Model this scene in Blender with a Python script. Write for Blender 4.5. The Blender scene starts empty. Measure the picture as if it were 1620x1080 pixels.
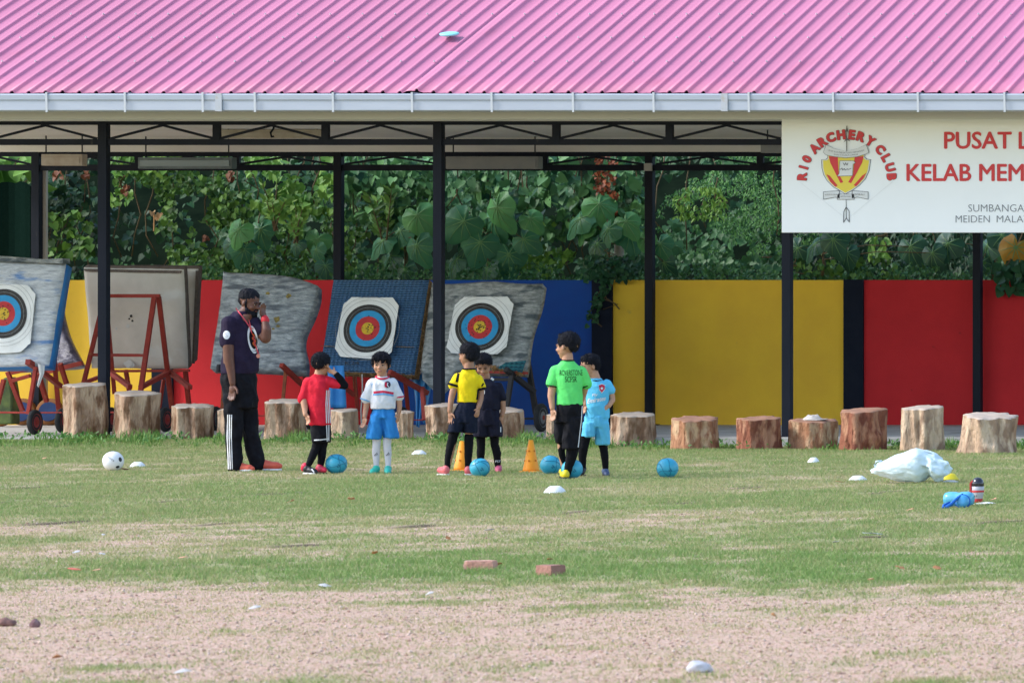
import bpy, bmesh, math, random
import numpy as np
from mathutils import Vector, Matrix, noise
from mathutils.bvhtree import BVHTree
R = math.radians
random.seed(7); rng = np.random.default_rng(7)
scene = bpy.context.scene
col = scene.collection

# ---------------------------------------------------------------- camera, sky, sun
F, VX, HY, CH, CX = 8500.0, 4375.0, 485.0, 1.55, 21.0      # focal (px of a 1620 wide frame), principal point, eye height
cam = bpy.data.cameras.new('camera'); camo = bpy.data.objects.new('camera', cam); col.objects.link(camo)
camo.location = (CX, 0, CH); camo.rotation_euler = (R(90), 0, 0)
cam.sensor_width = 36; cam.lens = F / 1620 * 36
cam.shift_x = -(VX - 810) / 1620; cam.shift_y = -(540 - HY) / 1620
cam.clip_start = 1; cam.clip_end = 500
cam.dof.use_dof = True; cam.dof.focus_distance = 51; cam.dof.aperture_fstop = 11
scene.camera = camo
scene.render.resolution_x = 1024; scene.render.resolution_y = 682
w = bpy.data.worlds.new('World'); scene.world = w; w.use_nodes = True
nt = w.node_tree; sky = nt.nodes.new('ShaderNodeTexSky'); sky.sky_type = 'NISHITA'; sky.sun_disc = False
SUN_EL, SUN_AZ = 40, 250
sky.sun_elevation = R(SUN_EL); sky.sun_rotation = R(SUN_AZ); sky.air_density = 1.2; sky.dust_density = 1.2
nt.links.new(sky.outputs[0], nt.nodes['Background'].inputs[0]); nt.nodes['Background'].inputs[1].default_value = 0.15
sd = Vector((math.sin(R(SUN_AZ)) * math.cos(R(SUN_EL)), math.cos(R(SUN_AZ)) * math.cos(R(SUN_EL)), math.sin(R(SUN_EL))))
sun = bpy.data.lights.new('sun', 'SUN'); suno = bpy.data.objects.new('sun', sun); col.objects.link(suno)
sun.energy = 1.4; sun.angle = R(12); sun.color = (1.0, 0.975, 0.94)
suno.rotation_euler = sd.to_track_quat('Z', 'Y').to_euler(); suno.location = (0, 30, 20)
scene.view_settings.view_transform = 'Standard'; scene.view_settings.look = 'None'
scene.view_settings.exposure = 1.27; scene.view_settings.gamma = 1

# ---------------------------------------------------------------- helpers
def P(px, py, Y): return Vector((CX + (px - VX) * Y / F, Y, CH + (HY - py) * Y / F))
def G(px, py):
    Y = F * CH / (py - HY); return Vector((CX + (px - VX) * Y / F, Y, 0))
def S(Y): return F / Y                                    # px per metre, facing the facade

def lin(c):
    return tuple(((x / 255) / 12.92 if x / 255 <= .04045 else ((x / 255 + .055) / 1.055) ** 2.4) for x in c)
MATS = {}
def mat(name, c, rough=.7, c2=None, scale=8, bump=0, bscale=None, stretch=(1, 1, 1), spec=.3, metal=0, attr=None, c3=None,
        trans=0, detail=4, lo=.35, hi=.65, sheen=0, alpha=None, coat=0, c3s=None, c3t=.62, bdist=.01):
    """c, c2: linear base colours mixed by object-space noise; c3: sparse third colour; attr: mix c->c2 by a vertex attribute"""
    if name in MATS: return MATS[name]
    m = bpy.data.materials.new(name); m.use_nodes = True; MATS[name] = m
    N = m.node_tree.nodes; L = m.node_tree.links; b = N['Principled BSDF']
    b.inputs['Roughness'].default_value = rough; b.inputs['Specular IOR Level'].default_value = spec
    b.inputs['Metallic'].default_value = metal; b.inputs['Coat Weight'].default_value = coat
    b.inputs['Base Color'].default_value = (*c, 1)
    tc = N.new('ShaderNodeTexCoord'); mp = N.new('ShaderNodeMapping'); mp.inputs['Scale'].default_value = stretch
    L.new(tc.outputs['Object'], mp.inputs[0])
    out = None
    if c2 is not None:
        mx = N.new('ShaderNodeMix'); mx.data_type = 'RGBA'
        mx.inputs[6].default_value = (*c, 1); mx.inputs[7].default_value = (*c2, 1)
        if attr:
            at = N.new('ShaderNodeAttribute'); at.attribute_name = attr; L.new(at.outputs['Fac'], mx.inputs[0])
        else:
            no = N.new('ShaderNodeTexNoise'); no.inputs['Scale'].default_value = scale; no.inputs['Detail'].default_value = detail
            no.inputs['Roughness'].default_value = .6
            L.new(mp.outputs[0], no.inputs[0]); mr = N.new('ShaderNodeMapRange'); mr.inputs[1].default_value = lo; mr.inputs[2].default_value = hi
            L.new(no.outputs[0], mr.inputs[0]); L.new(mr.outputs[0], mx.inputs[0])
        out = mx.outputs[2]
        if c3 is not None:
            n3 = N.new('ShaderNodeTexNoise'); n3.inputs['Scale'].default_value = c3s or scale * 2.3; n3.inputs['Detail'].default_value = 5
            L.new(mp.outputs[0], n3.inputs[0]); m3 = N.new('ShaderNodeMapRange'); m3.inputs[1].default_value = c3t - .05; m3.inputs[2].default_value = c3t + .05
            L.new(n3.outputs[0], m3.inputs[0]); x3 = N.new('ShaderNodeMix'); x3.data_type = 'RGBA'
            L.new(m3.outputs[0], x3.inputs[0]); L.new(out, x3.inputs[6]); x3.inputs[7].default_value = (*c3, 1); out = x3.outputs[2]
        L.new(out, b.inputs['Base Color'])
    if bump:
        nb = N.new('ShaderNodeTexNoise'); nb.inputs['Scale'].default_value = bscale or scale; nb.inputs['Detail'].default_value = 5
        L.new(mp.outputs[0], nb.inputs[0]); bp = N.new('ShaderNodeBump'); bp.inputs['Strength'].default_value = bump; bp.inputs['Distance'].default_value = bdist
        L.new(nb.outputs[0], bp.inputs['Height']); L.new(bp.outputs[0], b.inputs['Normal'])
    if alpha is not None: b.inputs['Alpha'].default_value = alpha
    if trans:
        tr = N.new('ShaderNodeBsdfTranslucent'); ms = N.new('ShaderNodeMixShader'); ms.inputs[0].default_value = trans
        if out: L.new(out, tr.inputs[0])
        else: tr.inputs[0].default_value = (*c, 1)
        L.new(b.outputs[0], ms.inputs[1]); L.new(tr.outputs[0], ms.inputs[2]); L.new(ms.outputs[0], N['Material Output'].inputs[0])
    return m

ORI = {}                                                  # world origin each parent's parts are measured from
def tag(o, label=None, cat=None, group=None, kind=None):
    if label: o['label'] = label
    if cat: o['category'] = cat
    if group: o['group'] = group
    if kind: o['kind'] = kind
    return o
def empty(name, loc, label, cat, group=None, rz=0):
    o = bpy.data.objects.new(name, None); col.objects.link(o); o.location = loc; o.rotation_euler = (0, 0, rz); o.empty_display_size = .2
    ORI[o.name] = Vector((0, 0, 0)) if rz else Vector(loc)
    return tag(o, label, cat, group)
def link(name, me, m, parent=None, smooth=False):
    o = bpy.data.objects.new(name, me); col.objects.link(o)
    for x in (m if isinstance(m, (list, tuple)) else [m]): me.materials.append(x)
    if parent is not None: o.parent = parent; ORI[o.name] = ORI[parent.name]
    else: ORI[o.name] = Vector((0, 0, 0))
    if smooth: me.polygons.foreach_set('use_smooth', [True] * len(me.polygons))
    return o
class MB:
    def __init__(s): s.v = []; s.f = []; s.mi = []; s.cur = 0
    def add(s, vs, fs):
        n = len(s.v); s.v += [Vector(x) for x in vs]; s.f += [tuple(i + n for i in f) for f in fs]; s.mi += [s.cur] * len(fs); return s
    def box(s, a, b, bev=0):
        x0, y0, z0 = a; x1, y1, z1 = b
        return s.add([(x0,y0,z0),(x1,y0,z0),(x1,y1,z0),(x0,y1,z0),(x0,y0,z1),(x1,y0,z1),(x1,y1,z1),(x0,y1,z1)],
              [(0,3,2,1),(4,5,6,7),(0,1,5,4),(1,2,6,5),(2,3,7,6),(3,0,4,7)])
    def bar(s, a, b, w, h=None, up=(0, 0, 1)):              # square section bar
        a = Vector(a); b = Vector(b); h = h or w; d = (b - a).normalized(); u = Vector(up)
        if abs(d.dot(u)) > .95: u = Vector((0, 1, 0))
        x = d.cross(u).normalized() * w / 2; y = x.cross(d).normalized() * h / 2
        vs = [p + i * x + j * y for p in (a, b) for i, j in ((-1,-1),(1,-1),(1,1),(-1,1))]
        return s.add(vs, [(0,1,2,3),(7,6,5,4),(0,4,5,1),(1,5,6,2),(2,6,7,3),(3,7,4,0)])
    def tube(s, pts, r, n=8, cap=True):
        pts = [Vector(p) for p in pts]; rr = r if isinstance(r, (list, tuple)) else [r] * len(pts); vs = []
        for i, p in enumerate(pts):
            d = (pts[min(i+1, len(pts)-1)] - pts[max(i-1, 0)]).normalized(); u = Vector((0,0,1)) if abs(d.z) < .9 else Vector((0,1,0))
            x = d.cross(u).normalized(); y = x.cross(d)
            vs += [p + rr[i] * (math.cos(t) * x + math.sin(t) * y) for t in [2*math.pi*k/n for k in range(n)]]
        fs = [(i*n+k, i*n+(k+1) % n, (i+1)*n+(k+1) % n, (i+1)*n+k) for i in range(len(pts)-1) for k in range(n)]
        if cap: fs += [tuple(range(n))[::-1], tuple((len(pts)-1)*n+k for k in range(n))]
        return s.add(vs, fs)
    def lathe(s, c, prof, n=24, ax=(0, 0, 1), seam=None):    # prof [(r, h)] along axis
        c = Vector(c); a = Vector(ax).normalized(); u = Vector((0,1,0)) if abs(a.y) < .9 else Vector((1,0,0))
        x = a.cross(u).normalized(); y = a.cross(x); vs = []
        for r, h in prof: vs += [c + a*h + r*(math.cos(2*math.pi*k/n)*x + math.sin(2*math.pi*k/n)*y) for k in range(n)]
        m = len(prof); fs = [(i*n+k, i*n+(k+1) % n, (i+1)*n+(k+1) % n, (i+1)*n+k) for i in range(m-1) for k in range(n)]
        fs += [tuple(range(n))[::-1], tuple((m-1)*n+k for k in range(n))]
        return s.add(vs, fs)
    def poly(s, pts, d=(0, .004, 0)):                        # extruded outline
        pts = [Vector(p) for p in pts]; n = len(pts); d = Vector(d)
        return s.add(pts + [p + d for p in pts], [tuple(range(n)), tuple(range(2*n-1, n-1, -1))] + [(i, i+n, (i+1) % n + n, (i+1) % n) for i in range(n)])
    def build(s, name, m, parent=None, smooth=False, bevel=0, local=False):
        o0 = Vector((0,0,0)) if (parent is None or local) else ORI[parent.name]
        me = bpy.data.meshes.new(name); me.from_pydata([tuple(v - o0) for v in s.v], [], s.f)
        if any(s.mi): me.polygons.foreach_set('material_index', s.mi)
        bm = bmesh.new(); bm.from_mesh(me); bmesh.ops.recalc_face_normals(bm, faces=bm.faces[:]); bm.to_mesh(me); bm.free()
        o = link(name, me, m, parent, smooth)
        if bevel:
            b = o.modifiers.new('bevel', 'BEVEL'); b.width = bevel; b.segments = 2; b.limit_method = 'ANGLE'
        return o
def npmesh(name, V, Fc, m, parent=None, attrs=None, smooth=False, mi=None, fs=None):
    """numpy mesh, faces all of one size"""
    me = bpy.data.meshes.new(name); V = np.asarray(V, np.float32).reshape(-1, 3); Fc = np.asarray(Fc, np.int32); k = Fc.shape[1]
    if parent is not None: V = V - np.array(ORI[parent.name], np.float32)
    me.vertices.add(len(V)); me.vertices.foreach_set('co', V.ravel()); me.loops.add(Fc.size); me.loops.foreach_set('vertex_index', Fc.ravel())
    me.polygons.add(len(Fc)); me.polygons.foreach_set('loop_start', np.arange(0, Fc.size, k, dtype=np.int32)); me.polygons.foreach_set('loop_total', np.full(len(Fc), k, np.int32))
    if mi is not None: me.polygons.foreach_set('material_index', np.asarray(mi, np.int32))
    me.update(calc_edges=True)
    for an, av in (attrs or {}).items():
        a = me.attributes.new(an, 'FLOAT', 'POINT'); a.data.foreach_set('value', np.asarray(av, np.float32))
    me.validate()
    return link(name, me, m, parent, smooth)
def vnoise(x, y, seed=0):                                   # smooth value noise 0..1
    xi = np.floor(x).astype(np.int64); yi = np.floor(y).astype(np.int64); fx = x - xi; fy = y - yi
    fx = fx*fx*(3-2*fx); fy = fy*fy*(3-2*fy)
    def h(a, b):
        n = (a * 374761393 + b * 668265263 + seed * 1274126177) & 0xffffffff; n = ((n ^ (n >> 13)) * 1274126177) & 0xffffffff
        return ((n ^ (n >> 16)) & 0xffff) / 65535.0
    return (h(xi,yi)*(1-fx)+h(xi+1,yi)*fx)*(1-fy)+(h(xi,yi+1)*(1-fx)+h(xi+1,yi+1)*fx)*fy
def fbm(x, y, seed=0, o=4): return sum(vnoise(x*2**i, y*2**i, seed+i) * .5**i for i in range(o)) / sum(.5**i for i in range(o))
# ---------------------------------------------------------------- ground
def turf(X, Y):
    px = (X - CX) * F / Y + VX
    b = np.interp(Y, [0, 24, 28.4, 30.8, 33.2, 35.2, 37.4, 41.5, 45, 48.5, 54.5, 56.5, 70], [.34, .24, .24, .74, .78, .56, .54, .84, .86, .70, .72, .95, .9])
    b = b + np.where((Y < 29.6), .16 * np.clip((px - 1150) / 400, 0, 1) * np.clip((Y - 24.5) / 3, 0, 1), 0)
    b = b + np.where((Y > 34) & (Y < 38.6), .42 * np.clip((px - 1150) / 350, 0, 1) - .0, 0)
    b = b - .26 * ((Y > 29.5) & (Y < 34.6)) * (1 - np.clip((px - 250) / 350, 0, 1) * (1 - .6*np.clip((px - 1300) / 250, 0, 1)))
    n = fbm(X * .55 + 3, Y * .35, 5, 5) - .5; n2 = fbm(X * 2.6, Y * 1.6, 21, 4) - .5
    n3 = fbm(X * 9, Y * 6, 33, 2) - .5
    am = np.interp(Y, [28, 31, 34, 36, 39, 42], [1.25, .9, .8, .9, .75, .55])
    return np.clip(b + am * (n * 1.15 + n2 * 1.0 + n3 * .6), 0, 1)
def scorch(X, Y):                                            # bare dark soil marks
    d = np.zeros_like(X)
    for px, py, w_, h_ in ((45,793,11,14),(28,772,30,4),(95,826,34,4),(115,800,18,3),(440,781,20,4),(258,793,14,3),(315,811,13,3),(345,829,14,3),(655,768,16,3),(235,778,12,2),
                           (905,810,18,4),(660,832,30,2.5),(1180,772,18,3),(1180,788,14,2),(1400,778,16,3),(195,746,8,3),(1080,796,24,2),(1590,826,34,5),(470,862,40,3),(660,786,12,2),(1380,850,20,2)):
        y0 = F * CH / (py - HY); x0 = CX + (px - VX) * y0 / F; sx = w_ * y0 / F; sy = h_ * y0 * y0 / (F * CH)
        d = np.maximum(d, np.clip(1.5 - ((X - x0) / sx) ** 2 - ((Y - y0) / sy) ** 2 + (vnoise(X*9, Y*4, 3) - .5) * 1.6, 0, 1))
    return d
def hgt(X, Y):
    px = (X - CX) * F / np.maximum(Y, 1) + VX
    return (fbm(X*1.3, Y*1.3, 40, 3) - .5) * .018 * np.clip((Y - 10) / 10, 0, 1) * (Y < 59) + .075 * np.clip((980 - px) / 150, 0, 1) * np.clip((Y - 56.5) / 2.2, 0, 1) * (Y < 59.75)
def axis(a, b, step, lo, hi): 
    return np.concatenate([np.linspace(lo, a, 12)[:-1], np.arange(a, b, step), np.linspace(b, hi, 12)])
xs = axis(-14, 14, .11, -120, 120); ys = axis(19.5, 60, .11, -40, 160)
XX, YY = np.meshgrid(xs, ys); ZZ = hgt(XX, YY) + np.where((YY > 59.5) & (YY < 60), 0, 0)
nx, ny = len(xs), len(ys); idx = np.arange(nx*ny).reshape(ny, nx)
quads = np.stack([idx[:-1,:-1], idx[:-1,1:], idx[1:,1:], idx[1:,:-1]], -1).reshape(-1, 4)
T = turf(XX, YY)
gm = bpy.data.materials.new('field'); gm.use_nodes = True; MATS['field'] = gm
N = gm.node_tree.nodes; L = gm.node_tree.links; b = N['Principled BSDF']; b.inputs['Roughness'].default_value = .95; b.inputs['Specular IOR Level'].default_value = .1
tc = N.new('ShaderNodeTexCoord')
def nz(sc, det=5, rough=.6):
    n = N.new('ShaderNodeTexNoise'); n.inputs['Scale'].default_value = sc; n.inputs['Detail'].default_value = det; n.inputs['Roughness'].default_value = rough; L.new(tc.outputs['Object'], n.inputs[0]); return n.outputs[0]
def mixc(f, a, c):
    m = N.new('ShaderNodeMix'); m.data_type = 'RGBA'
    if isinstance(f, float): m.inputs[0].default_value = f
    else: L.new(f, m.inputs[0])
    for k, v in ((6, a), (7, c)):
        if isinstance(v, tuple): m.inputs[k].default_value = (*v, 1)
        else: L.new(v, m.inputs[k])
    return m.outputs[2]
def mr(x, a, c, to0=0, to1=1):
    m = N.new('ShaderNodeMapRange'); L.new(x, m.inputs[0]); m.inputs[1].default_value = a; m.inputs[2].default_value = c; m.inputs[3].default_value = to0; m.inputs[4].default_value = to1; return m.outputs[0]
soil = mixc(mr(nz(2.2), .35, .65), (.53,.315,.235), (.45,.315,.21))
soil = mixc(mr(nz(24), .4, .62), soil, (.60,.43,.35))
soil = mixc(mr(nz(60, 3), .60, .68), soil, (.62,.50,.45))
soil = mixc(mr(nz(38, 3), .56, .66), soil, (.17,.12,.08))
green = mixc(mr(nz(5), .35, .65), (.25,.27,.12), (.36,.31,.18))
at = N.new('ShaderNodeAttribute'); at.attribute_name = 'turf'; ad = N.new('ShaderNodeAttribute'); ad.attribute_name = 'scorch'
c_ = mixc(mr(at.outputs['Fac'], .3, .75), soil, green); c_ = mixc(ad.outputs['Fac'], c_, (.10,.072,.05)); L.new(c_, b.inputs['Base Color'])
bp = N.new('ShaderNodeBump'); bp.inputs['Strength'].default_value = .8; bp.inputs['Distance'].default_value = .02; L.new(nz(16, 6, .7), bp.inputs['Height']); L.new(bp.outputs[0], b.inputs['Normal'])
SC = scorch(XX, YY)
g = npmesh('ground', np.stack([XX, YY, ZZ], -1), quads, gm, attrs={'turf': T.ravel(), 'scorch': SC.ravel()}, smooth=True); tag(g, kind='structure')

# grass blades and gravel (nobody could count them)
def frustum_pts(n, y0=21.5, y1=59.4, p0=-90, p1=1710, bias=1.0):
    Y = np.sqrt(y0**2 + (y1**2 - y0**2) * rng.random(n) ** bias); px = p0 + (p1 - p0) * rng.random(n)
    return CX + (px - VX) * Y / F, Y
X, Y = frustum_pts(2000000, bias=1.10, p0=-380, p1=1980)
Tv = turf(X, Y); sc_ = scorch(X, Y); clump = fbm(X*7, Y*7, 77, 3)
keep = rng.random(len(X)) < (np.clip(Tv*1.15 - .02, .40, 1) ** 1.2 * np.clip((clump - .25) * 3, .25, 1)) * (1 - sc_ * .95)
X, Y, Tv, clump = X[keep], Y[keep], Tv[keep], clump[keep]; n = len(X)
h = (.010 + .015 * Tv) * (.5 + .9 * rng.random(n)) * (.7 + .6 * clump); h *= 1 + .15 * ((Y > 30) & (Y < 34.5)) * Tv
a = rng.random(n) * 2 * math.pi; wd = (.0022 + .0022 * rng.random(n)); ln = h * (.2 + .9 * rng.random(n)); b2 = rng.random(n) * 2 * math.pi
z0 = hgt(X, Y) - .003
V = np.empty((n, 3, 3)); V[:,0] = np.stack([X - wd*np.cos(a), Y - wd*np.sin(a), z0], -1); V[:,1] = np.stack([X + wd*np.cos(a), Y + wd*np.sin(a), z0], -1)
V[:,2] = np.stack([X + ln*np.cos(b2), Y + ln*np.sin(b2), z0 + h], -1)
fresh = ((Y > 30.3) & (Y < 34)) * np.clip(((X-CX)*F/Y+VX-300)/400, 0, 1) * .28
dry = np.clip(.60 - fresh - np.where(Tv < .4, .25, .55) * (Tv - .4) + .5 * (fbm(X*1.1, Y*.8, 99, 4) - .5) + .9 * (rng.random(n) - .5), 0, 1)
gmat = mat('grass_blade', (.180,.295,.080), .6, (.48,.39,.22), attr='dry', trans=.25, spec=.25)
o = npmesh('grass', V, np.arange(n*3).reshape(-1, 3), gmat, attrs={'dry': np.repeat(dry, 3)}); tag(o, 'short patchy green and straw coloured grass over the field', 'grass', kind='stuff')
# gravel
n = 90000; X, Y = frustum_pts(n, y1=42, bias=1.5, p0=-380, p1=1980); Tv = turf(X, Y); k = rng.random(n) < np.clip(.95 - Tv*1.2, .03, 1); X, Y = X[k], Y[k]; n = len(X)
base = np.array([(1,0,0),(-.5,.8,0),(-.6,-.7,0),(0,.1,.8),(.1,0,-.5)]); fc = np.array([(0,1,3),(1,2,3),(2,0,3),(1,0,4),(2,1,4),(0,2,4)])
s_ = .003 + .011 * rng.random(n) ** 6; a = rng.random(n) * 6.28
V = np.empty((n,5,3)); ca, sa = np.cos(a)[:,None], np.sin(a)[:,None]
V[:,:,0] = X[:,None] + s_[:,None]*(base[:,0]*ca - base[:,1]*sa); V[:,:,1] = Y[:,None] + s_[:,None]*(base[:,0]*sa + base[:,1]*ca); V[:,:,2] = hgt(X, Y)[:,None] + s_[:,None]*(base[:,2]*.8 + .2)
o = npmesh('gravel', V, (fc[None] + np.arange(n)[:,None,None]*5).reshape(-1,3), mat('gravel', (.32,.19,.14), .9, (.66,.52,.44), attr='v'), attrs={'v': np.repeat(rng.random(n), 5)})
tag(o, 'small pale and reddish stones scattered on the bare dirt', 'gravel', kind='stuff')

# slab
YF, YR, YW, ZF = 59.9, 65.8, 66.0, .10                      # front posts, rear posts, wall face, floor height
conc = mat('concrete', (.46,.44,.41), .9, (.33,.31,.285), 2.5, .5, 30, c3=(.18,.16,.14), c3s=3, c3t=.66)
mb = MB(); mb.box((-14.5, 59.65, -.2), (12, YW + .3, ZF)); o = mb.build('concrete_floor', conc, bevel=.01); tag(o, kind='structure')
# the floor runs out past the eave at the left as a worn apron
ap = [G(-60, 700), G(20, 700.5), G(60, 698), G(85, 695), G(97, 691.5)]
mb = MB(); top = [Vector((p.x, p.y, .045)) for p in ap]; mb.poly([Vector((ap[0].x-3, ap[0].y, .045))] + top + [Vector((ap[-1].x, 59.64, .045)), Vector((ap[0].x-3, 59.64, .045))], (0, 0, -.2))
o = mb.build('apron', conc, bevel=.008); tag(o, kind='structure')

# ---------------------------------------------------------------- painted boundary wall
WT = 1.876
wall = empty('boundary_wall', (0, YW, 0), 'rendered wall painted in yellow, red and blue panels between dark navy pillars', 'wall')
def wx(px): return P(px, 0, YW).x
stucco = dict(rough=.85, scale=1.8, bump=.35, bscale=90, c3s=7, c3t=.74)
yel = mat('wall_yellow', (.88,.56,.05), c2=(.82,.50,.05), c3=(.66,.42,.07), **stucco); red = mat('wall_red', (.60,.026,.034), c2=(.53,.022,.03), c3=(.26,.02,.02), **stucco)
blu = mat('wall_blue', (.008,.075,.36), c2=(.010,.06,.31), c3=(.012,.04,.20), **stucco); nav = mat('navy_paint', (.008,.012,.026), .8, (.012,.016,.030), 5, .2, 60, spec=.12)
for x0, x1, m, lb in ((-75,242,yel,'yellow panel'), (275,590,red,'red panel'), (622,938,blu,'blue panel'), (970,1336,yel,'yellow panel'), (1367,1735,red,'red panel'), (1767, 2130, blu, 'blue panel'), (-423,-107,blu,'blue panel')):
    mb = MB(); mb.box((wx(x0), YW, .02), (wx(x1), YW+.12, WT)); o = mb.build('wall_panel', m, wall); o['label'] = lb
for x0, x1 in ((-107,-75),(242,275),(590,622),(938,970),(1336,1367),(1735,1767)):
    mb = MB(); mb.box((wx(x0), YW-.04, .02), (wx(x1), YW+.16, WT+.006)); mb.build('pillar', nav, wall)
mb = MB(); mb.box((wx(-423), YW-.012, .02), (wx(2130), YW-.002, .20)); 
# ---------------------------------------------------------------- open shed
shed = empty('archery_shed', (0, YF, 0), 'long open shed with pink corrugated roof and black steel posts', 'shed')
steel = mat('black_steel', (.004,.007,.016), .65, (.009,.012,.024), 3, .15, 40, c3=(.04,.038,.04), c3s=14, c3t=.74, stretch=(1,1,.3), spec=.22)
XL, XRt = P(-625, 0, 58.6).x, P(2080, 0, 58.6).x
PW = .097
def post(px, Yp, ztop): 
    x = P(px, 0, Yp).x; mb = MB(); mb.box((x, Yp, ZF), (x+PW, Yp+PW, ztop)); mb.box((x-.04, Yp-.04, ZF), (x+PW+.04, Yp+PW+.04, ZF+.012)); return mb.build('post', steel, shed, bevel=.004)
FP = [-376, 154.3, 684.6, 1236.4, 1795]; RP = [-436, 49, 527, 1019.5, 1538.5, 2060]
for p in FP: post(p, YF, 3.60)
for p in RP[1:]: post(p, YR, 3.46)
def truss(name, posts, Yp, ytop, ybot, pw, xa, xb):
    mb = MB(); zt, zb = CH+(HY-ytop)/S(Yp), CH+(HY-ybot)/S(Yp); y = Yp+.02; h = 9.6/S(Yp)
    mb.box((xa, y, zt-h), (xb, y+.05, zt)); mb.box((xa, y+.003, zb), (xb, y+.053, zb+h))
    ps = sorted(P(p, 0, Yp).x for p in posts); bay = ps[1]-ps[0]; ps = [ps[0]-bay] + ps
    for a, b_ in zip(ps[:-1], ps[1:]):
        for k in range(3):
            l = a + PW + (b_-a-PW)*k/3; r = a + PW + (b_-a-PW)*(k+1)/3
            if r < xa or l > xb: continue
            l = max(l, xa)
            if k < 2: mb.box((r-.04, y+.001, zb+h*.5), (r+.04, y+.048, zt-h*.5))
            m_ = (l+r)/2
            mb.bar((l+.03, y+.025, zb+h+.005), (m_, y+.025, zt-h-.005), .026); mb.bar((r-.03, y+.025, zb+h+.005), (m_, y+.027, zt-h-.004), .026)
    return mb.build(name, steel, shed)
truss('front_truss', FP, YF, 188, 229.5, PW, XL+.1, XRt-.3)
truss('rear_truss', RP, YR, 238, 270, PW, XL+.1, XRt-.3)

cream = mat('cream_board', (.80,.77,.74), .7, (.74,.71,.68), 1.2, .1, 20)
ZC = 3.615
mb = MB(); mb.box((XL+.05, 58.95, ZC), (XRt, YR+.35, ZC+.02)); mb.build('ceiling', cream, shed)
mb = MB(); mb.box((XL+.05, YR-.03, 3.442), (XRt, YR-.012, ZC-.002)); mb.build('rear_fascia', cream, shed)
mb = MB(); mb.box((XL+.02, 58.86, 3.60), (XRt, 58.9, 3.80)); mb.build('front_fascia', mat('fascia', (.60,.61,.57), .6), shed)
# roof: corrugated sheet, both slopes
YE, ZE, SL = 58.45, 3.874, .398; YRID = 62.75; PITCH = .1835; ridge_z = ZE + SL*(YRID-YE)
prof = [(0,0),(.045,.003),(.083,.0),(.092,.017),(.102,.025),(.118,.025),(.128,.017),(.137,0)]
px_, pz_ = [], []
k = 0; x = XL; join = P(640, 0, YE).x
while x < XRt:
    for dx, dz in prof: px_.append(x+dx); pz_.append(dz + .004*math.sin(k*1.7) + (.022 if abs(x-join) < .1 else 0))
    x += PITCH; k += 1
px_ = np.array(px_); pz_ = np.array(pz_)
rows = [YE, YE+.5, YE+1.6, YE+2.8, YRID]; V = []
for i, yy in enumerate(rows + [YRID+3.45]):
    back = i == len(rows); base = ridge_z - SL*(yy-YRID) if back else ZE + SL*(yy-YE)
    wob = .003*np.sin(px_*2.1 + i*2)
    V.append(np.stack([px_, np.full_like(px_, yy), base + pz_ + wob], -1))
V = np.stack(V); nr, nc = V.shape[:2]; idx = np.arange(nr*nc).reshape(nr, nc)
q = np.stack([idx[:-1,:-1], idx[:-1,1:], idx[1:,1:], idx[1:,:-1]], -1).reshape(-1,4)
pink = mat('pink_roof', (.54,.17,.285), .5, (.48,.15,.25), .9, .06, 6, stretch=(1,.35,.35), spec=.5, c3=(.46,.13,.22), c3s=2.2, c3t=.68)
roof = npmesh('roof', V, q, pink, shed)
so = roof.modifiers.new('t', 'SOLIDIFY'); so.thickness = .006; so.offset = -1
zc_ = ZE + SL*.07 + pz_ - .004; Vc = np.concatenate([np.stack([px_, np.full_like(px_, YE+.07), zc_], -1), np.stack([px_, np.full_like(px_, YE+.07), np.full_like(px_, 3.84)], -1)]); m_c = len(px_); i_ = np.arange(m_c-1)
npmesh('eave_shade_strip', Vc, np.stack([i_, i_+1, i_+1+m_c, i_+m_c], -1), mat('painted_eave_shade', (.008,.009,.014), .9), shed)  # near-black strip added under the ribs, paints in the shade below the eave
scr = mat('screw', (.62,.58,.62), .35, metal=.5)
ks = 0
for j, d in enumerate((.874, 1.63, 2.39)):
    for i in range(46):
        x = XL + PITCH*(1 + 2*i + (j % 2)) + .106
        if x > P(1640, 0, YE).x - .5 or x < P(-20-d*60,0,YE).x or ks >= 100: continue
        yy = YE+d; z = ZE + SL*d + .032
        mb = MB(); mb.lathe((x, yy, z), [(.013,0),(.013,.004),(.007,.005),(.007,.014)], 8, (0,-SL,1)); mb.build('screw', scr, roof); ks += 1
mb = MB(); mb.box((XL-.02, YRID-.2, ridge_z+.02), (XRt, YRID+.2, ridge_z+.035)); mb.build('ridge_cap', pink, shed)
# gutter: trough section
gz0, gz1 = CH+(HY-176)/S(58.35), CH+(HY-148.5)/S(58.35); y0 = 58.35
sec = [(y0+.20, gz1), (y0+.20, gz0), (y0+.015, gz0), (y0, gz0+.012), (y0, gz1-.075), (y0-.012, gz1-.065), (y0-.018, gz1-.012), (y0-.008, gz1), (y0+.006, gz1-.004), (y0+.008, gz0+.02), (y0+.19, gz0+.015), (y0+.19, gz1)]
mb = MB(); n = len(sec); mb.add([(XL-.03, a, b_) for a, b_ in sec] + [(XRt, a, b_) for a, b_ in sec], [(i, (i+1) % n, (i+1) % n+n, i+n) for i in range(n)] + [tuple(range(n)), tuple(range(2*n-1, n-1, -1))])
gut = mb.build('gutter', mat('gutter_metal', (.40,.44,.52), .42, (.36,.40,.48), 1.5, .05, 5, stretch=(1,1,6), spec=.5, coat=.2), shed)
brk = mat('bracket_metal', (.50,.52,.55), .45)
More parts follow.
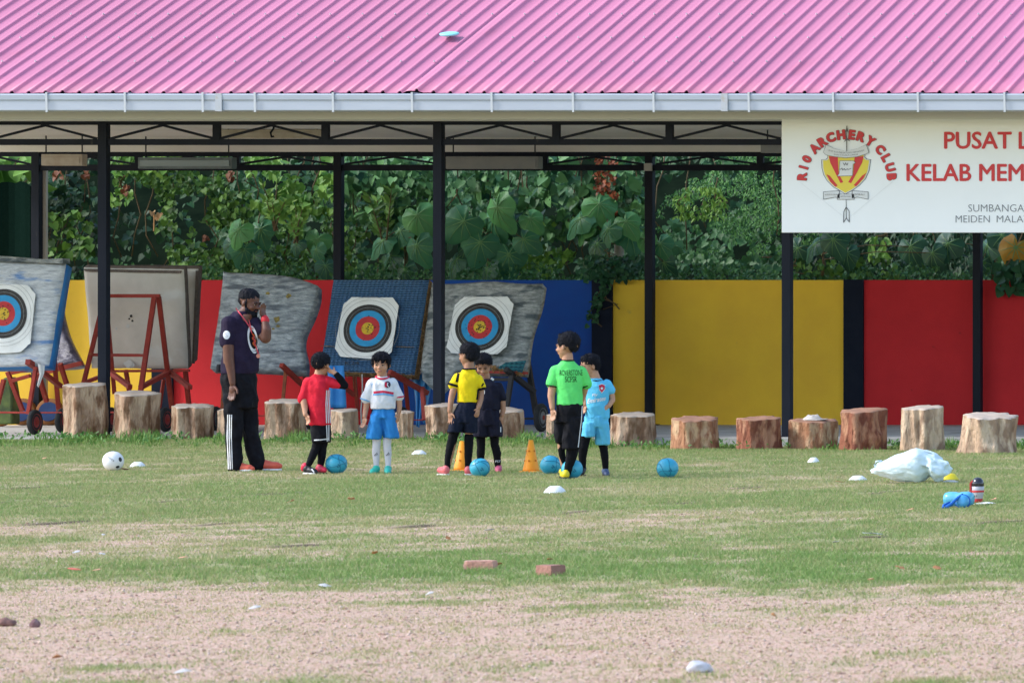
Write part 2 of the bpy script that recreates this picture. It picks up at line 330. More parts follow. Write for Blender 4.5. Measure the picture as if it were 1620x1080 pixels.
for p in (75,199,322,404.5,528,653,779,907.6,1035,1185.5,1319,1453,1590):
    x = P(p, 0, y0).x; mb = MB(); mb.bar((x, y0-.025, gz1+.012), (x+.004, y0-.024, gz0-.012), .022, .006, (0,1,0)); mb.bar((x, y0-.025, gz1+.012), (x, y0+.2, gz1+.016), .022, .005); mb.build('bracket', brk, gut)
for p in (347, 1147):
    x = P(p, 0, y0).x; mb = MB(); mb.box((x-.035, y0-.0215, gz0-.002), (x+.035, y0-.003, gz1+.003)); mb.build('joint_cover', mat('joint', (.42,.44,.48), .5, (.36,.29,.20), 9, lo=.5, hi=.7), gut)
mb = MB(); mb.box((P(65.5,0,YR+.1).x, YR+.11, ZF), (P(72,0,YR+.1).x, YR+.16, 3.3)); mb.build('downpipe', mat('pvc', (.42,.39,.36), .5), shed)
mb = MB(); c = P(1026, 264.5, YR-.01); mb.box((c.x-.047, c.y-.03, c.z-.047), (c.x+.047, c.y+.005, c.z+.047)); mb.build('junction_box', mat('grey_plastic', (.42,.40,.38), .5), shed, bevel=.006)
# strip lights
lamp_m = mat('lamp_housing', (.30,.30,.31), .5, (.24,.25,.27), 3, .1, 30); tube_m = mat('lamp_cover', (.20,.27,.31), .25, spec=.6); rust = mat('lamp_white', (.50,.45,.40), .6, (.40,.33,.27), 6)
def striplight(x0, x1, ya, yb, Yp, lab, cover, hang=None):
    a, b_ = P(x0, yb, Yp), P(x1, ya, Yp); o = empty('strip_light', ((a.x+b_.x)/2, Yp, b_.z), lab, 'lamp', 'strip lights under the shed roof')
    mb = MB(); mb.box((a.x, Yp, a.z), (b_.x, Yp+.13, b_.z)); mb.build('housing', lamp_m if cover is not tube_m and cover is lamp_m else (mat('lamp_blue', (.10,.13,.15), .45, (.15,.19,.21), 5) if cover is tube_m else cover), o, bevel=.008)
    mb = MB(); mb.box((a.x+.03, Yp-.012, a.z+.03), (b_.x-.03, Yp-.001, b_.z-.035)); mb.build('cover', cover, o)
    for t in (.06, .94):
        x = a.x + (b_.x-a.x)*t; mb = MB(); mb.bar((x, Yp+.06, b_.z), (x, Yp+.06, ZC), .012); mb.build('hanger', steel, o)
striplight(218, 367, 249, 267, 65.2, 'grey strip light with bluish cover, left of the two hanging before the rear truss', tube_m)
striplight(705, 852, 247.5, 267.5, 65.2, 'pale grey strip light right of the middle front post', lamp_m)
striplight(348, 508, 205, 219, 62.5, 'strip light half hidden behind the front truss, beneath the ceiling', rust)
striplight(1203, 1340, 228, 242, 62.8, 'strip light end showing just left of the white sign', lamp_m)
striplight(65, 130, 244, 262, 64.9, 'rusty white strip light in the far left corner by the downpipe', rust)
# cord hanging from the truss
mb = MB(); mb.tube([P(432,196,60.2), P(433,203,60.2), P(428,210,60.2), P(430,217,60.2), P(433,216,60.2)], .012, 6); o = mb.build('hook', steel); tag(o, 'small black hook hanging from the front truss', 'hook')
# disc on the roof
d = (485-64)*1; dd = 1.645; c = P(711, 65, YE+dd); c.z = ZE+SL*dd+.06
mb = MB(); mb.lathe(c, [(.085,-.006),(.098,-.002),(.104,.010),(.100,.018),(.08,.024),(.001,.026)], 28, (0,-.22,1)); o = mb.build('flying_disc', mat('turquoise', (.28,.72,.72), .4), smooth=True); tag(o, 'pale turquoise disc lying on the pink roof', 'flying disc')
# green shade net, far left
mb = MB(); X0, X1 = P(-330,0,66.4).x, P(50,0,66.4).x; n = 40; top_ = []
for i in range(n+1):
    x = X0+(X1-X0)*i/n; top_.append(Vector((x, 66.4+.03*math.sin(i*.9), CH+(485-292)/S(66.4)+.035*abs(math.sin(i*.55))+.02*math.sin(i*2))))
vs = []; 
for t in top_: vs += [t, Vector((t.x, t.y, 1.7)), t+Vector((0,.02,0)), Vector((t.x, t.y+.02, 1.7))]
fs = []
for i in range(n): a=i*4; fs += [(a,a+1,a+5,a+4),(a+2,a+6,a+7,a+3),(a,a+4,a+6,a+2)]
mb.add(vs, fs); o = mb.build('shade_net', mat('net', (.004,.013,.010), .95, (.007,.019,.015), 60, spec=0)); tag(o, 'dark green shade net strung above the wall at far left', 'net')

# ---------------------------------------------------------------- sign board
sg = empty('sign_board', P(1238, 368, 59.3), 'white club sign board with red lettering and a shield emblem under the gutter', 'sign')
YS = 59.3
def sp(px, py, dy=0): v = P(px, py, YS); v.y -= dy; return v
a, b_ = sp(1236.5, 368), sp(2040, 183); mb = MB(); mb.box((a.x, YS, a.z), (b_.x, YS+.06, b_.z)); mb.build('panel', mat('sign_white', (.86,.88,.90), .35, (.84,.86,.88), 1.5, spec=.4), sg, bevel=.004)
sred = mat('sign_red', (.62,.045,.05), .45); sgry = mat('sign_grey', (.16,.17,.19), .5); sylw = mat('sign_yellow', (.78,.62,.08), .5); swht = mat('sign_banner', (.70,.71,.72), .5); sol = mat('outline_grey', (.13,.13,.14), .5)
def textmesh(txt, bold=0, res=3):
    cu = bpy.data.curves.new('t', 'FONT'); cu.body = txt; cu.size = 1; cu.offset = bold; cu.resolution_u = res; cu.fill_mode = 'BOTH' if False else 'FRONT'
    o = bpy.data.objects.new('t', cu); col.objects.link(o); dg = bpy.context.evaluated_depsgraph_get(); dg.update()
    me = bpy.data.meshes.new_from_object(o.evaluated_get(dg)); bpy.data.objects.remove(o); bpy.data.curves.remove(cu)
    v = [p.co.copy() for p in me.vertices]; f = [tuple(p.vertices) for p in me.polygons]; bpy.data.meshes.remove(me)
    x0 = min(p.x for p in v); x1 = max(p.x for p in v); y0_ = min(p.y for p in v); y1_ = max(p.y for p in v)
    return [((p.x-x0)/(x1-x0), (p.y-y0_)/(y1_-y0_)) for p in v], f, (x1-x0)/(y1_-y0_)
def signtext(name, txt, px0, px1, pyt, pyb, m, bold=0, off=.004):
    uv, f, asp = textmesh(txt, 0 if bold > 0 else bold); mb = MB()
    for i, (ex, ey) in enumerate(((0,0),(.9,0),(-.9,0),(0,.7),(0,-.7),(.45,0),(-.45,0)) if bold > 0 else ((0,0),)):
        mb.add([sp(px0+u*(px1-px0)+ex, pyb+(pyt-pyb)*v+ey, off+i*.0003) for u, v in uv], f)
    return mb.build(name, m, sg)
signtext('lettering', 'PUSAT', 1494.5, 1600, 209, 235.3, sred, .016); signtext('lettering', 'LATIHAN', 1612.5, 1755, 209, 235.3, sred, .016)
signtext('lettering', 'KELAB', 1435, 1536, 260, 286, sred, .016); signtext('lettering', 'MEMANAH', 1550, 1722, 260, 286, sred, .016)
signtext('lettering', 'SUMBANGAN', 1532, 1632, 323.5, 335, sgry, -.012); signtext('lettering', 'MEIDEN', 1512, 1566, 341, 352, sgry, -.012); signtext('lettering', 'MALAYSIA', 1577, 1652, 341, 352, sgry, -.012)
cxp, cyp, rad = 1340, 284, 71
for ch, ang in zip('R10ARCHERYCLUB', (176,164.5,153,136,123,111,97.3,83.4,71.5,58.3,41.7,28.5,15.5,3.2)):
    uv, f, asp = textmesh(ch, .03); hh = 14.5 if ang in (136,123,111,97.3,83.4,71.5,58.3) else 14; ww = min(hh*asp*1.08, 14) * (1.0 if ch != '1' else .9)
    for bo, m, off, nm in ((1.6, sol, .004, 'arc_outline'), (0, sred, .0072, 'arc_letter')):
        t = R(ang); er = (math.cos(t), -math.sin(t)); et = (math.sin(t), math.cos(t)); mb = MB()
        if bo: uv2, f2, _ = textmesh(ch, .06)
        else: uv2, f2 = uv, f
        for i, (ex, ey) in enumerate(((0,0),(1,0),(-1,0),(0,.7),(0,-.7),(.6,.5),(-.6,.5),(.6,-.5),(-.6,-.5))):
            e_ = .75 if not bo else 1.35; mb.add([sp(cxp+er[0]*(rad+(v-.5)*hh)+et[0]*(u-.5)*ww*.92+ex*e_, cyp+er[1]*(rad+(v-.5)*hh)+et[1]*(u-.5)*ww*.92+ey*e_, off+i*.00025) for u, v in uv], f)
        mb.build(nm, m, sg)
def z7(x, y): return (1240+x/6.355, 190+y/6.355)
def spoly(name, pts, m, off): mb = MB(); mb.add([sp(*z7(*p), off) for p in pts], [tuple(range(len(pts)))]); return mb.build(name, m, sg)
def sline(name, pts, wpx, m, off):
    mb = MB()
    for p, q_ in zip(pts[:-1], pts[1:]):
        a = sp(*z7(*p), off); b_ = sp(*z7(*q_), off); mb.bar(a, b_, wpx/6.355/S(YS), .001, (0,1,0))
    return mb.build(name, m, sg)
out = [(440,345),(445,385),(425,400),(385,400),(388,480),(405,550),(440,610),(500,670),(560,705),(620,742),(690,705),(760,655),(820,590),(855,510),(872,400),(835,395),(812,375),(815,345)]
inn = [(630+(x-630)*.955, 520+(y-520)*.955) for x, y in out]
spoly('shield_outline', [(630+(x-630)*1.03, 520+(y-520)*1.03) for x, y in out], sol, .003); spoly('shield_border', out, swht, .005); 
spoly('shield', inn, sylw, .007)
for r_ in ([(455,365),(545,370),(555,540),(600,625),(572,635),(470,430)], [(715,370),(805,365),(790,430),(680,635),(650,625),(700,540)], [(430,545),(465,560),(545,660),(520,672),(470,620)], [(705,655),(790,560),(835,530),(800,590),(730,668)]):
    spoly('shield_ray', r_, sred, .009)
spoly('scroll', [(568,410),(705,410),(725,430),(700,445),(695,560),(540,565),(560,540)], swht, .012); sline('scroll_edge', [(568,410),(705,410),(725,430),(700,445),(695,560),(540,565),(560,540),(568,410)], 4, sol, .013)
sline('scroll_writing', [(600,430),(615,455),(625,430),(640,455),(650,432)], 6, sol, .014); sline('scroll_writing', [(570,500),(590,482),(595,505),(615,488),(620,505),(645,490),(650,500),(682,487)], 6, sol, .014)
ban = [(432,252),(520,292),(630,312),(740,290),(832,250),(858,325),(830,340),(740,368),(630,378),(520,368),(430,350),(404,325)]
spoly('banner', [(630+(x-630)*1.02, 315+(y-315)*1.08) for x, y in ban], sol, .014); spoly('banner', ban, swht, .016); 
def arctext(txt, x0, x1, yb, sag, h): 
    uv, f, _ = textmesh(txt); mb = MB(); mb.add([sp(*z7(x0+u*(x1-x0), yb - v*h + sag*(1-(2*u-1)**2)), .018) for u, v in uv], f); mb.build('banner_lettering', sol, sg)
arctext('UNIT R10 PERSATUAN MEMANAH', 450, 812, 312, 26, 16); arctext('ZON 10 KUALA LUMPUR', 508, 752, 354, 8, 15)
for pts in ([(400,722),(560,710),(562,785),(520,775),(400,797)], [(690,710),(850,722),(850,797),(740,775),(688,785)], [(545,745),(705,745),(710,798),(538,798)]):
    spoly('ribbon', pts, swht, .006); sline('ribbon_edge', pts + [pts[0]], 5, sol, .007)
for t_, x0, x1, y_ in (('MENUJU', 420, 540, 760), ('GEMILANG', 572, 680, 777), ('KEMBALI', 705, 815, 757)): arctext(t_, x0, x1, y_, -2, 15)
sline('arrow_shaft', [(640,60),(638,315)], 10, sol, .019); spoly('arrow_head', [(640,55),(622,130),(640,110),(658,130)], sol, .018); spoly('arrow_head', [(605,228),(640,175),(676,218),(640,200)], sol, .0185)
sline('arrow_tail', [(628,800),(630,880)], 5, sol, .006); sline('fletching', [(628,875),(605,920),(602,1030),(630,985),(660,1025),(658,915),(628,875),(630,985)], 7, sol, .006)
sline('bow_string', [(170,630),(600,970)], 2.2, swht, .004); sline('bow_string', [(1100,615),(670,970)], 2.2, swht, .004)
# ---------------------------------------------------------------- archery butts, stands, discs
brown = mat('red_steel', (.34,.040,.026), .55, (.26,.030,.02), 6, .2, 40, c3=(.30,.10,.05), c3s=18, c3t=.68)
redp = mat('red_pole', (.42,.045,.03), .5, (.30,.03,.02), 9); blk = mat('black_iron', (.025,.023,.025), .6); rubber = mat('rubber', (.018,.018,.02), .75, (.035,.034,.034), 12)
def grid_board(name, c4, Yb, Yt, th, m, parent, nu=28, nv=28, amp=.006, fr=3, bulge=0, seed=0, shape=None, side_m=None):
    """slab from its four picture corners TL TR BR BL; the front leans from Yb (foot) to Yt (top)"""
    TL, TR, BR, BL = [Vector((c[0], c[1])) for c in c4]; V = []; off = seed*7.3
    a, b_, c_ = P(*TL, Yt), P(*TR, Yt), P(*BL, Yb); nrm = (b_-a).cross(c_-a).normalized(); nrm = nrm if nrm.y > 0 else -nrm
    for k in range(2):
        for j in range(nv+1):
            for i in range(nu+1):
                u, v = i/nu, j/nv; q = (TL*(1-u)+TR*u)*(1-v)+(BL*(1-u)+BR*u)*v
                if shape: q = q + Vector(shape(u, v))
                Y = Yt*(1-v)+Yb*v; p = P(q.x, q.y, Y)
                e = min(u, 1-u, v, 1-v); rd = .5*max(0, .06-e)/.06
                d = noise.noise(Vector((u*fr*1.3+off, v*fr, k*9)))*amp*3 + noise.noise(Vector((u*fr*4+off, v*fr*4, k*5)))*amp
                p = p + nrm*((rd**2*th*.5 - bulge*math.sin(math.pi*u)*math.sin(math.pi*v) + d) if k == 0 else (th - rd**2*th*.5 + d*.5))
                V.append(p)
    n = (nu+1)*(nv+1); f = []
    for j in range(nv):
        for i in range(nu): a = j*(nu+1)+i; f += [(a, a+nu+1, a+nu+2, a+1), (n+a, n+a+1, n+a+nu+2, n+a+nu+1)]
    ring = [i for i in range(nu+1)] + [j*(nu+1)+nu for j in range(1, nv+1)] + [nv*(nu+1)+i for i in range(nu-1, -1, -1)] + [j*(nu+1) for j in range(nv-1, 0, -1)]
    ns = len(f)
    for a, b_ in zip(ring, ring[1:]+ring[:1]): f.append((a, b_, b_+n, a+n))
    mb = MB(); mb.add(V, f)
    if side_m: mb.mi = [0]*ns + [1]*(len(f)-ns); m = [m, side_m]
    o = mb.build(name, m, parent, smooth=True); return o
def surf_point(c4, Yb, Yt, u, v, out=.02):
    TL, TR, BR, BL = [Vector((c[0], c[1])) for c in c4]; q = (TL*(1-u)+TR*u)*(1-v)+(BL*(1-u)+BR*u)*v; Y = Yt*(1-v)+Yb*v
    p = P(q.x, q.y, Y); p.y -= out; return p
paper = mat('paper', (.84,.84,.82), .75, (.76,.75,.72), 5, .3, 25); cblk = mat('face_black', (.030,.028,.028), .7, (.06,.055,.05), 20); cblu = mat('face_blue', (.035,.32,.60), .6, (.03,.25,.50), 9)
cred = mat('face_red', (.56,.04,.04), .6, (.42,.035,.04), 14); cyel = mat('face_yellow', (.72,.45,.03), .6, (.55,.36,.04), 20); hole = mat('arrow_holes', (.04,.035,.03), .9)
def target_face(parent, corners, Yb, Yt, c, rx, ry, seed, skew=0, holes=30, cut=.16):
    """paper with clipped corners and rings; everything given in picture px on the leaning plane"""
    rr = random.Random(seed); ys = [q[1] for q in corners]; y0_, y1_ = min(ys), max(ys)
    def pt(x, y, out): t = (y-y0_)/(y1_-y0_); Y = Yt*(1-t)+Yb*t; return P(x, y, Y-out + .006*math.sin(x*.13+seed)*math.cos(y*.11))
    n = len(corners); o_ = []
    for i in range(n):
        a = Vector(corners[i-1]); b_ = Vector(corners[i]); c_ = Vector(corners[(i+1) % n]); o_ += [b_+(a-b_)*cut*.8, b_+(c_-b_)*cut*.8]
    dens = []
    for a, b_ in zip(o_, o_[1:]+o_[:1]):
        for k in range(5): dens.append(a+(b_-a)*k/5 + Vector((rr.uniform(-.5,.5), rr.uniform(-.5,.5))))
    cc = Vector(c); mb = MB(); m = 6
    for k in range(m+1): 
        for p in dens: q = cc+(p-cc)*(k/m if k else .02); mb.v.append(pt(q.x, q.y, .045))
    nd = len(dens); mb.f = [(k*nd+i, k*nd+(i+1) % nd, (k+1)*nd+(i+1) % nd, (k+1)*nd+i) for k in range(m) for i in range(nd)] + [tuple(range(nd))]; mb.mi = [0]*len(mb.f)
    pf = mb.build('paper_face', paper, parent)
    so = pf.modifiers.new('t', 'SOLIDIFY'); so.thickness = .003
    N_ = 48; rs = [1.0, .75, .5, .25]; ms = [cblk, cblu, cred, cyel]
    def rp(r, t, out): x = cc.x + r*rx*math.cos(t) + skew*r*ry*math.sin(t); y = cc.y - r*ry*math.sin(t)*(1+.03*math.sin(2*t+seed)); return pt(x, y, out)
    for k, (r, m_) in enumerate(zip(rs, ms)):
        r2 = rs[k+1] if k < 3 else .01; mb = MB(); mb.v = [rp(q, 2*math.pi*i/N_, .049+.001*k) for q in (r, (r+r2)/2, r2) for i in range(N_)]
        mb.f = [(a*N_+i, a*N_+(i+1) % N_, (a+1)*N_+(i+1) % N_, (a+1)*N_+i) for a in range(2) for i in range(N_)]; mb.mi = [0]*len(mb.f)
        mb.build(('black_ring','blue_ring','red_ring','yellow_centre')[k], m_, pf)
    for r, wd in ((1.33,.3),(1.18,.3),(.875,.35)):
        mb = MB(); mb.v = [rp(q, 2*math.pi*i/N_, .0535) for q in (r, r-.012) for i in range(N_)]; mb.f = [(i, (i+1) % N_, N_+(i+1) % N_, N_+i) for i in range(N_)]; mb.mi = [0]*N_
        mb.build('ring_line', mat('line_grey', (.30,.30,.30), .8), pf)
    mb = MB()
    for k in range(holes):
        r = abs(rr.gauss(0, .22 if k < holes*.6 else .4)); t = rr.uniform(0, 6.28); a = rp(min(r,.98), t, .0545); s_ = rr.uniform(.004, .010)
        mb.add([a+Vector((s_*math.cos(q), 0, s_*.9*math.sin(q))) for q in (0,1.3,2.4,3.6,5)], [(0,1,2,3,4)])
    mb.build('arrow_holes', hole, pf)
def rim(parent, c4, Yb, Yt, th, m, w_=.02, sides='trb'):
    pass
silver = mat('stretch_wrap', (.16,.19,.22), .28, (.60,.63,.66), 8, .9, 24, stretch=(1,1,4), spec=.7, c3=(.09,.11,.14), c3s=3, c3t=.60, lo=.36, hi=.78, bdist=.02)  # pale and dark streaks paint the film's glints into its colour
silver2 = mat('stretch_wrap_grey', (.19,.205,.20), .34, (.46,.47,.46), 11, .9, 34, stretch=(1,1,3.2), spec=.6, c3=(.06,.08,.09), c3s=4, c3t=.58, lo=.40, hi=.72, bdist=.015)
wrapw = mat('white_wrap', (.62,.64,.66), .32, (.36,.38,.42), 7, .8, 22, stretch=(1,1,4), spec=.7, c3=(.10,.22,.46), c3s=2.2, c3t=.60, bdist=.015)
strawb = mat('straw_edge', (.16,.085,.04), .9, (.32,.19,.08), 30, .9, 60); bluef = mat('blue_foam', (.02,.14,.42), .5, (.03,.22,.55), 4)
def weave(name, c, c2, s1, s2):
    m = mat(name, c, .6, c2, 3); N = m.node_tree.nodes; L = m.node_tree.links; b = N['Principled BSDF']
    tc = N.new('ShaderNodeTexCoord'); hs = []
    for ax, sc in ((2, s1), (0, s2)):
        sx = N.new('ShaderNodeSeparateXYZ'); L.new(tc.outputs['Object'], sx.inputs[0]); mu = N.new('ShaderNodeMath'); mu.operation = 'MULTIPLY'; mu.inputs[1].default_value = sc; L.new(sx.outputs[ax], mu.inputs[0])
        si = N.new('ShaderNodeMath'); si.operation = 'SINE'; L.new(mu.outputs[0], si.inputs[0]); hs.append(si)
    mn = N.new('ShaderNodeMath'); mn.operation = 'ADD'; L.new(hs[0].outputs[0], mn.inputs[0]); m3 = N.new('ShaderNodeMath'); m3.operation = 'MULTIPLY'; m3.inputs[1].default_value = .5; L.new(hs[1].outputs[0], m3.inputs[0]); L.new(m3.outputs[0], mn.inputs[1])
    bp = N.new('ShaderNodeBump'); bp.inputs['Strength'].default_value = 1; bp.inputs['Distance'].default_value = .008; L.new(mn.outputs[0], bp.inputs['Height']); L.new(bp.outputs[0], b.inputs['Normal'])
    old = b.inputs['Base Color'].links[0].from_socket; mr_ = N.new('ShaderNodeMapRange'); L.new(mn.outputs[0], mr_.inputs[0]); mr_.inputs[1].default_value = -1.2; mr_.inputs[2].default_value = .3
    mx = N.new('ShaderNodeMix'); mx.data_type = 'RGBA'; L.new(mr_.outputs[0], mx.inputs[0]); mx.inputs[6].default_value = (c[0]*.5, c[1]*.5, c[2]*.55, 1); L.new(old, mx.inputs[7]); L.new(mx.outputs[2], b.inputs['Base Color'])
    return m
bluew = weave('blue_woven', (.065,.155,.30), (.08,.19,.35), 230, 130)
YB = 62.3
# 1: big white wrapped butt at the far left
c1 = [(-95,404),(103,416),(76,578),(-118,582)]
o = empty('archery_target', P(0, 582, 61.0), 'large butt in white and blue plastic wrap with a target face at far left', 'archery target', 'archery targets in the shed')
grid_board('butt', c1, 60.9, 61.35, .20, wrapw, o, amp=.004, bulge=.0, seed=1, side_m=bluef)
target_face(o, [(-52,445),(58,452),(46,556),(-62,562)], 60.95, 61.28, (5,496), 37.5, 40, 1, skew=.0)
mb = MB(); mb.poly([P(-94,411,61.3), P(100,417,61.3), P(99,409,61.33), P(60,410,61.33), P(0,405,61.33), P(-60,407,61.33)], (0,.16,0)); mb.build('loose_wrap', silver2, o)
# behind it: purple-black wrapped butt
c1b = [(88,512),(97,470),(131,573),(92,584)]
o = empty('archery_target', P(100, 584, 62.8), 'butt in dark purple plastic peeping out behind the white wrapped butt', 'archery target', 'archery targets in the shed')
grid_board('butt', [(20,455),(92,462),(130,575),(20,582)], 62.7, 63.1, .18, mat('dark_wrap', (.03,.025,.055), .28, (.13,.12,.20), 7, .9, 16, spec=.7, stretch=(1,1,3), bdist=.02), o, amp=.014, seed=2, shape=lambda u, v: (-9*math.sin(v*3.1)*u, 0))
mb = MB(); mb.bar(P(75,588,62.6), P(130,574,62.6), .05); mb.build('rail', brown, o)
# 2: pale boards seen from behind
board = mat('bare_board', (.68,.63,.57), .85, (.58,.54,.48), 2.5, .3, 12, c3=(.66,.64,.60), c3s=3, c3t=.60); bedge = mat('board_edge', (.17,.13,.11), .8, (.10,.08,.07), 14)
c2b = [(200,425),(313,426),(305,575),(215,580)]
c2 = [(131.5,424),(290,427),(297,584),(144,583)]
o = empty('archery_target', P(260, 580, 62.9), 'second bare grey board standing directly behind the bare board in the red frame', 'archery target', 'archery targets in the shed')
grid_board('butt', c2b, 63.4, 62.95, .14, board, o, amp=.006, seed=3, side_m=bedge)
mb = MB()
for k in range(3): mb.poly([P(309.5+k*1.8,428,62.9), P(311+k*1.8,428,62.9), P(305+k*.6,575,63.3), P(303.5+k*.6,575,63.3)], (0,.03,0))
mb.build('layer_edge', bedge, o)
o = empty('archery_target', P(215, 584, 62.5), 'bare grey board seen from behind in a red steel frame with a small black hole', 'archery target', 'archery targets in the shed')
grid_board('butt', c2, 62.95, 62.45, .12, board, o, amp=.005, seed=4, side_m=bedge)
mb = MB(); mb.bar(surf_point(c2,62.95,62.45,.02,.015,.01), surf_point(c2,62.95,62.45,.98,.015,.01), .035, .02); mb.bar(surf_point(c2,62.95,62.45,.02,.03,.014), surf_point(c2,62.95,62.45,.98,.03,.014), .012, .01); mb.build('edge_strip', bedge, o)
rr = random.Random(3); mb = MB()
for u, v, s_ in ((.46,.47,.022),(.44,.50,.012),(.47,.52,.014),(.22,.48,.012),(.24,.50,.010),(.20,.52,.012)):
    c = surf_point(c2,62.95,62.45,u,v,.028); mb.add([c+Vector((s_*rr.uniform(.6,1.3)*math.cos(t), 0, s_*rr.uniform(.6,1.2)*math.sin(t))) for t in (0,.9,1.8,2.7,3.6,4.5,5.4)], [tuple(range(7))])
mb.build('hole', hole, o)
mb = MB()
for u, v, s_ in ((.42,.57,.03),(.40,.95,.05),(.43,.96,.04),(.30,.6,.02),(.56,.81,.02),(.61,.80,.018)):
    c = surf_point(c2,62.95,62.45,u,v,.028); mb.add([c+Vector((s_*rr.uniform(.5,1.3)*math.cos(t), 0, s_*rr.uniform(.5,1.3)*math.sin(t))) for t in (0,.7,1.4,2.1,2.8,3.5,4.2,4.9,5.6)], [tuple(range(9))])
mb.build('chalk_mark', mat('chalk', (.55,.54,.52), .9), o)
# 3: silver wrapped butt behind the coach
c3 = [(353,430),(500,440),(479,588),(332,582)]
o = empty('archery_target', P(405, 585, 62.2), 'bulging butt wrapped in shiny silver grey plastic behind the coach', 'archery target', 'archery targets in the shed')
def sh3(u, v): return (-10*math.exp(-((v-.68)/.2)**2)*max(0, u-.5)*2 + 3*math.sin(v*9)*(u > .9) , -2*math.sin(u*3.1) + (12*max(0, u-.55)**2*4 if v < .3 else 0)*(1-v/.3))
grid_board('butt', c3, 62.1, 62.55, .2, silver, o, nu=40, nv=40, amp=.008, fr=4, bulge=.05, seed=5, shape=sh3)
mb = MB()
for x, y, s_ in ((423,464,.03),(456,468,.035),(438,505,.05),(440,516,.03),(432,520,.02)):
    c = P(x, y, 62.21-(y-440)*.001); mb.add([c+Vector((s_*rr.uniform(.5,1.2)*math.cos(t), 0, s_*rr.uniform(.4,1)*math.sin(t))) for t in (0,.9,1.8,2.7,3.6,4.5,5.4)], [tuple(range(7))])
mb.build('straw_patch', mat('straw_patch', (.32,.24,.06), .8, (.10,.08,.05), 30), o)
# 4: blue woven butt
c4 = [(526.5,441),(678,441),(655,592),(505,585)]
o = empty('archery_target', P(580, 590, 62.2), 'blue woven butt with frayed straw edge and a target face beside the silver butt', 'archery target', 'archery targets in the shed')
grid_board('butt', c4, 62.1, 62.6, .17, bluew, o, amp=.004, bulge=.01, seed=6, side_m=strawb)
target_face(o, [(545,470),(633,471),(617,569),(527,563)], 62.12, 62.5, (581.5,519.5), 38, 39, 2, skew=.10)
mb = MB()
for k in range(150):
    u = rr.random(); p = P(505+u*150+rr.uniform(-1,1), 586+u*6+rr.uniform(-1,3), 62.06+rr.uniform(0,.12)); mb.bar(p, p+Vector((rr.uniform(-.05,.05), rr.uniform(-.02,.02), rr.uniform(-.06,.015))), .004)
for k in range(110):
    v = rr.random(); p = P(678-23*v+rr.uniform(1,9), 441+150*v, 62.6-.5*v+.05); mb.bar(p, p+Vector((rr.uniform(-.03,.04), rr.uniform(-.02,.05), rr.uniform(-.05,.05))), .004)
for x, l in ((559,26),(563,40),(572,22),(588,26),(570,16)): mb.bar(P(x,588,62.02), P(x+.5,588+l,62.02), .003)
mb.add([P(505,586,62.15), P(655,592,62.15), P(655,594,62.15), P(505,588,62.15)], [(0,1,2,3)]); mb.build('frayed_straw', strawb, o)
mb = MB(); mb.bar(P(508,547,62.2), P(529,548,62.2), .014, .006); mb.bar(P(627,548,62.2), P(655,549,62.2), .014, .006); mb.build('twine', strawb, o)
mb = MB(); uv, f, _ = textmesh('K24'); mb.add([P(546+u*22, 577-v*6, 62.10) for u, v in uv], f); mb.build('scrawl', blk, o)
mb = MB(); mb.tube([P(573,592,62), P(573.5,620,61.95), P(571,650,61.9), P(572,672,61.9)], .008, 5); mb.build('rope', mat('rope', (.42,.38,.36), .9), o)
# 5: grey wrapped butt
c5 = [(682,446),(857,446),(826,588),(664,585)]
o = empty('archery_target', P(750, 590, 62.2), 'butt in torn clear plastic with a shot-up target face before the blue panel', 'archery target', 'archery targets in the shed')
grid_board('butt', c5, 62.1, 62.6, .17, silver2, o, nu=36, nv=36, amp=.006, bulge=.02, seed=8, side_m=silver2, shape=lambda u, v: (2*math.sin(v*8)*(u > .9), 2*math.sin(u*9)*(v < .05)))
target_face(o, [(722,470),(814,469),(799,560),(704,560)], 62.12, 62.5, (759,517), 39, 37, 5, skew=.06, holes=60)
mb = MB(); mb.poly([P(800,573,62.03), P(832,570,62.08), P(826,589,62.0), P(786,582,62.0)], (0,.01,0)); mb.build('green_mesh', weave('green_woven', (.02,.12,.16), (.03,.17,.2), 150, 120), o)
mb = MB()
for k in range(160):
    u = rr.random(); p = P(775+u*52, 581+u*9+rr.uniform(-2,2), 62.0+rr.uniform(0,.1)); mb.bar(p, p+Vector((rr.uniform(-.06,.06), rr.uniform(-.02,.02), rr.uniform(-.05,.03))), .005)
mb.build('frayed_straw', mat('bright_straw', (.38,.22,.07), .9, (.20,.10,.04), 30), o)
mb = MB(); mb.bar(P(690,586,62.0), P(835,590,62.05), .03); mb.build('rail', brown, o)
# loose plastic sheets hanging
def drape(name, pts_l, pts_r, Y, m, label, cat, n=14, amp=.03, parent=None, seed=0):
    rows = len(pts_l); V = []; mb = MB()
    for j in range((rows-1)*5+1):
        k = min(j//5, rows-2); t = j/5-k; l = Vector(pts_l[k])*(1-t)+Vector(pts_l[k+1])*t; r_ = Vector(pts_r[k])*(1-t)+Vector(pts_r[k+1])*t
        for i in range(n+1):
            u = i/n; q = l*(1-u)+r_*u; V.append(P(q.x, q.y, Y + amp*math.sin(u*9+seed+j*.12) + amp*.6*noise.noise(Vector((u*4, j*.2, seed)))))
    R_ = (rows-1)*5; mb.add(V, [(j*(n+1)+i, j*(n+1)+i+1, (j+1)*(n+1)+i+1, (j+1)*(n+1)+i) for j in range(R_) for i in range(n)])
    o = mb.build(name, m, parent, smooth=True); s_ = o.modifiers.new('t', 'SOLIDIFY'); s_.thickness = .004
    if label: tag(o, label, cat)
    return o
tarp = mat('blue_tarp', (.03,.20,.50), .45, (.05,.30,.62), 3, .5, 8, spec=.5); tarpd = mat('dark_blue_tarp', (.008,.05,.28), .45, (.01,.08,.35), 3, .5, 8)
